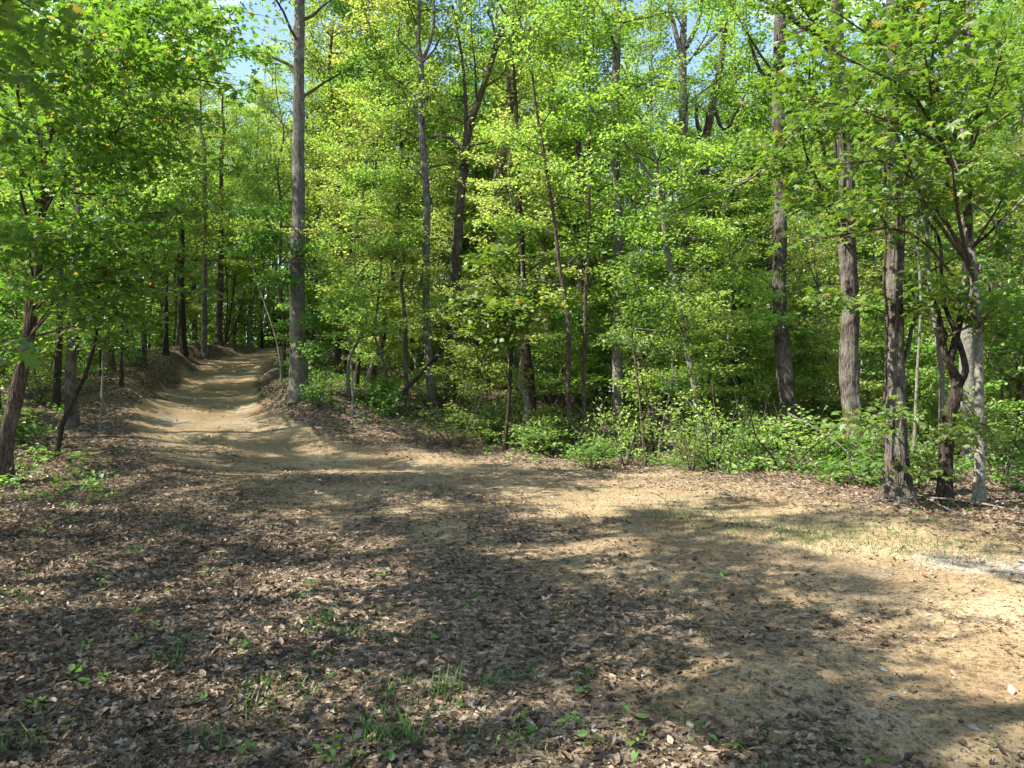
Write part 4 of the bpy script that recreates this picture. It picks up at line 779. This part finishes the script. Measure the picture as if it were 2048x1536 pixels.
for xs, ys in [(500, 1300), (1770, 1070), (1820, 1045), (1870, 1060), (1275, 1500), (660, 1490), (150, 1050), (180, 1000), (370, 1065), (880, 1090), (1440, 1150), (640, 1305), (700, 1500), (70, 1420), (150, 1390), (1140, 1440), (1250, 1420), (490, 1500), (20, 1200), (270, 1100)]:
    Y = CAMZ * F / (ys - 768); X = (xs - 1024) / F * Y; plants(np.array([X]), np.array([Y]), .09, 7, .055)
tag(link('undergrowth', mb.mesh('undergrowth', [ML['ground']])), kind='stuff')

# pale gravel at the road's edge
mb = MB(); n = 1000
x = gpx + g.normal(0, .8, n); y = gpy + g.normal(0, .32, n)
n2 = 4200; x = np.concatenate([x, g.uniform(-4, 6, n2)]); y = np.concatenate([y, 2.2 + 12 * g.uniform(size=n2) ** 1.3]); n += n2
z = height(x, y); s = g.uniform(.004, .016, n); s[-n2:] *= .7; s[-160:] = g.uniform(.012, .03, 160)
oc = np.array([(1, 0, 0), (-1, 0, 0), (0, 1, 0), (0, -1, 0), (0, 0, .6), (0, 0, -.6)], float)
of = np.array([(0, 2, 4), (2, 1, 4), (1, 3, 4), (3, 0, 4), (2, 0, 5), (1, 2, 5), (3, 1, 5), (0, 3, 5)])
sc = g.uniform(.6, 1.4, (n, 6, 3)); a = g.uniform(0, 6.28, n); v = oc[None] * sc * s[:, None, None]
vx = v[..., 0] * np.cos(a)[:, None] - v[..., 1] * np.sin(a)[:, None]; vy = v[..., 0] * np.sin(a)[:, None] + v[..., 1] * np.cos(a)[:, None]
v = np.stack([vx + x[:, None], vy + y[:, None], v[..., 2] + (z + s * .2)[:, None]], -1)
mb.add(v.reshape(-1, 3), (of[None] + (np.arange(n) * 6)[:, None, None]).reshape(-1, 3))
tag(link('gravel', mb.mesh('gravel', [M_STONE])), kind='stuff')

# ------------------------------------------------------------------ vines and fallen wood
def wood_thing(name, label, cat, pts, rad, mat='dead', branches=(), sides=7, group=None):
    mb = MB(); q = spline(np.hstack([np.asarray(pts, float), np.asarray(rad, float)[:, None]]), .08)
    base = q[0, :3].copy(); tube(mb, q[:, :3] - base, q[:, 3], sides, 0, .12, 5)
    for bp, br in branches:
        qq = spline(np.asarray(bp, float), .08) - base; tube(mb, qq, np.linspace(br, br * .2, len(qq)), 4, 0)
    o = link(name, mb.mesh(name, [BK[mat]]), loc=base); tag(o, label, cat, group); return o
def on_ground(xs, ys, dz=.02, d=None):
    Y = CAMZ * F / (ys - 768) if d is None else d; X = (xs - 1024) / F * Y; return np.array([X, Y, h1(X, Y) + dz])
wood_thing('vine', 'reddish woody vine hanging beside the flaking trunk at the verge', 'vine', [P(1768, 900, 9.75), P(1770, 760, 9.75), P(1775, 640, 9.75), P(1768, 560, 9.7), P(1772, 480, 9.7), P(1766, 380, 9.7), P(1770, 260, 9.7)], [.014, .016, .015, .018, .014, .012, .008], 'brown')
wood_thing('vine', 'dark vine climbing beside the upper part of the thickest flaking trunk', 'vine', [P(1674, 430, 13.8), P(1672, 330, 13.8), P(1668, 250, 13.8), P(1660, 140, 13.8)], [.02, .03, .03, .02], 'dark')
wood_thing('dead_limb', 'long bent dead limb propped slantwise behind the tan sapling', 'branch', [on_ground(765, 0, .1, 18.8) * [1, 1, 1], P(800, 790, 18.9), P(845, 745, 19.2), P(880, 700, 19.6), P(897, 668, 20)], [.06, .055, .045, .035, .02], 'dark')
wood_thing('fallen_branch', 'long curved dead branch lying on leaves before the vine-clad trunk', 'branch', [on_ground(1700, 1022), on_ground(1760, 1012, .05), on_ground(1850, 1006, .1), on_ground(1950, 1016, .1), on_ground(2045, 1030, .04)], [.006, .010, .013, .012, .008], 'dead',
           [([on_ground(1850, 1006, .1), on_ground(1900, 1030, .05), on_ground(1945, 1045, .02)], .006), ([on_ground(1950, 1016, .1), on_ground(2010, 1000, .2)], .006)], group=None)
wood_thing('fallen_branch', 'bleached dead branch sloping down through brush before the thickest flaking trunk', 'branch', [P(1575, 825, 13), P(1620, 850, 12.8), P(1680, 890, 12.6), P(1720, 935, 12.4), P(1740, 965, 12.2)], [.008, .012, .014, .011, .006], 'dead',
           [([P(1700, 915, 12.5), P(1705, 950, 12.3), P(1695, 985, 12.2)], .006), ([P(1715, 930, 12.4), P(1745, 900, 12.5), P(1755, 870, 12.6)], .005), ([P(1720, 940, 12.4), P(1700, 960, 12.4), P(1690, 940, 12.4)], .005)])
wood_thing('fallen_branch', 'pale broken stick lying at the verge beneath the low shrubs right of the wiry sapling', 'branch', [on_ground(1445, 0, .5, 15), on_ground(1480, 0, .25, 14), on_ground(1510, 0, .05, 13.2)], [.012, .012, .01], 'dead')
def dead_shrub(X, Y, H, n, label, seed):
    rng = np.random.default_rng(seed); mb = MB(); z = h1(X, Y)
    for k in range(n):
        a = rng.uniform(0, 6.28); q = wander(rng, [rng.normal(0, .15), rng.normal(0, .15), -.03], [math.cos(a), math.sin(a), rng.uniform(.4, 1.6)], H * rng.uniform(.5, 1.1), 7, .5, -.1)
        tube(mb, q, np.linspace(.009, .002, 8), 5, 0)
        for j in range(6):
            i = int(rng.integers(1, 7)); tube(mb, wander(rng, q[i], rng.normal(0, 1, 3) + [0, 0, .2], H * rng.uniform(.15, .45), 4, .5), np.linspace(.004, .0012, 5), 3, 0)
    tag(link('dead_shrub', mb.mesh('dead_shrub', [BK['dead']]), loc=(X, Y, z)), label, 'dead shrub', 'dead brush at the wood edge')
dead_shrub(5.6, 13.6, 1.5, 12, 'tangled grey dead brush in front of the torn-patch trunk', 201)
dead_shrub(6.9, 13.2, 1.2, 10, 'bare twiggy brush at the foot of the thickest flaking trunk', 202)
dead_shrub(2.6, 15.8, 1.3, 9, 'bare dead twigs at the foot of the sunlit scaly trunk', 203)
dead_shrub(-4.6, 18.4, .9, 8, 'small dead bush past the foot of the tallest grey trunk', 204)
dead_shrub(7.6, 9.6, .7, 9, 'low heap of pale dead twigs beside the twisted dark tree', 205)
wood_thing('fallen_log', 'mossy fallen log lying in leaves beyond the pale slim tree', 'log', [np.array([10.2, 17.5, h1(10.2, 17.5) + .1]), np.array([11.8, 18.2, h1(11.8, 18.2) + .12]), np.array([13.6, 18.4, h1(13.6, 18.4) + .08])], [.13, .12, .09], 'grey', sides=12)
wood_thing('fallen_log', 'pale fallen log on the slope above the left bank', 'log', [np.array([-15.2, 27.5, h1(-15.2, 27.5) + .1]), np.array([-16.6, 28, h1(-16.6, 28) + .12]), np.array([-18.2, 28.2, h1(-18.2, 28.2) + .1])], [.12, .11, .08], 'dead', sides=12)
for k, (xa, ya, xb, yb, lab) in enumerate([(155, 1130, 260, 1165, 'short grey stick on leaves near the left verge'), (640, 1300, 690, 1265, 'short stick beside the grass clump closest to the camera'),
                              (430, 905, 480, 930, 'twig lying in litter at the road bend'), (60, 1050, 75, 1020, 'thin upright twig poking from the sunlit litter'), (1290, 985, 1330, 1000, 'small stick on the sunny shoulder before the wood edge')]):
    wood_thing('stick', lab, 'stick', [on_ground(xa, ya, .02), on_ground((xa + xb) / 2, (ya + yb) / 2 - 3, .03), on_ground(xb, yb, .02)], [.006, .008, .004], 'dead')
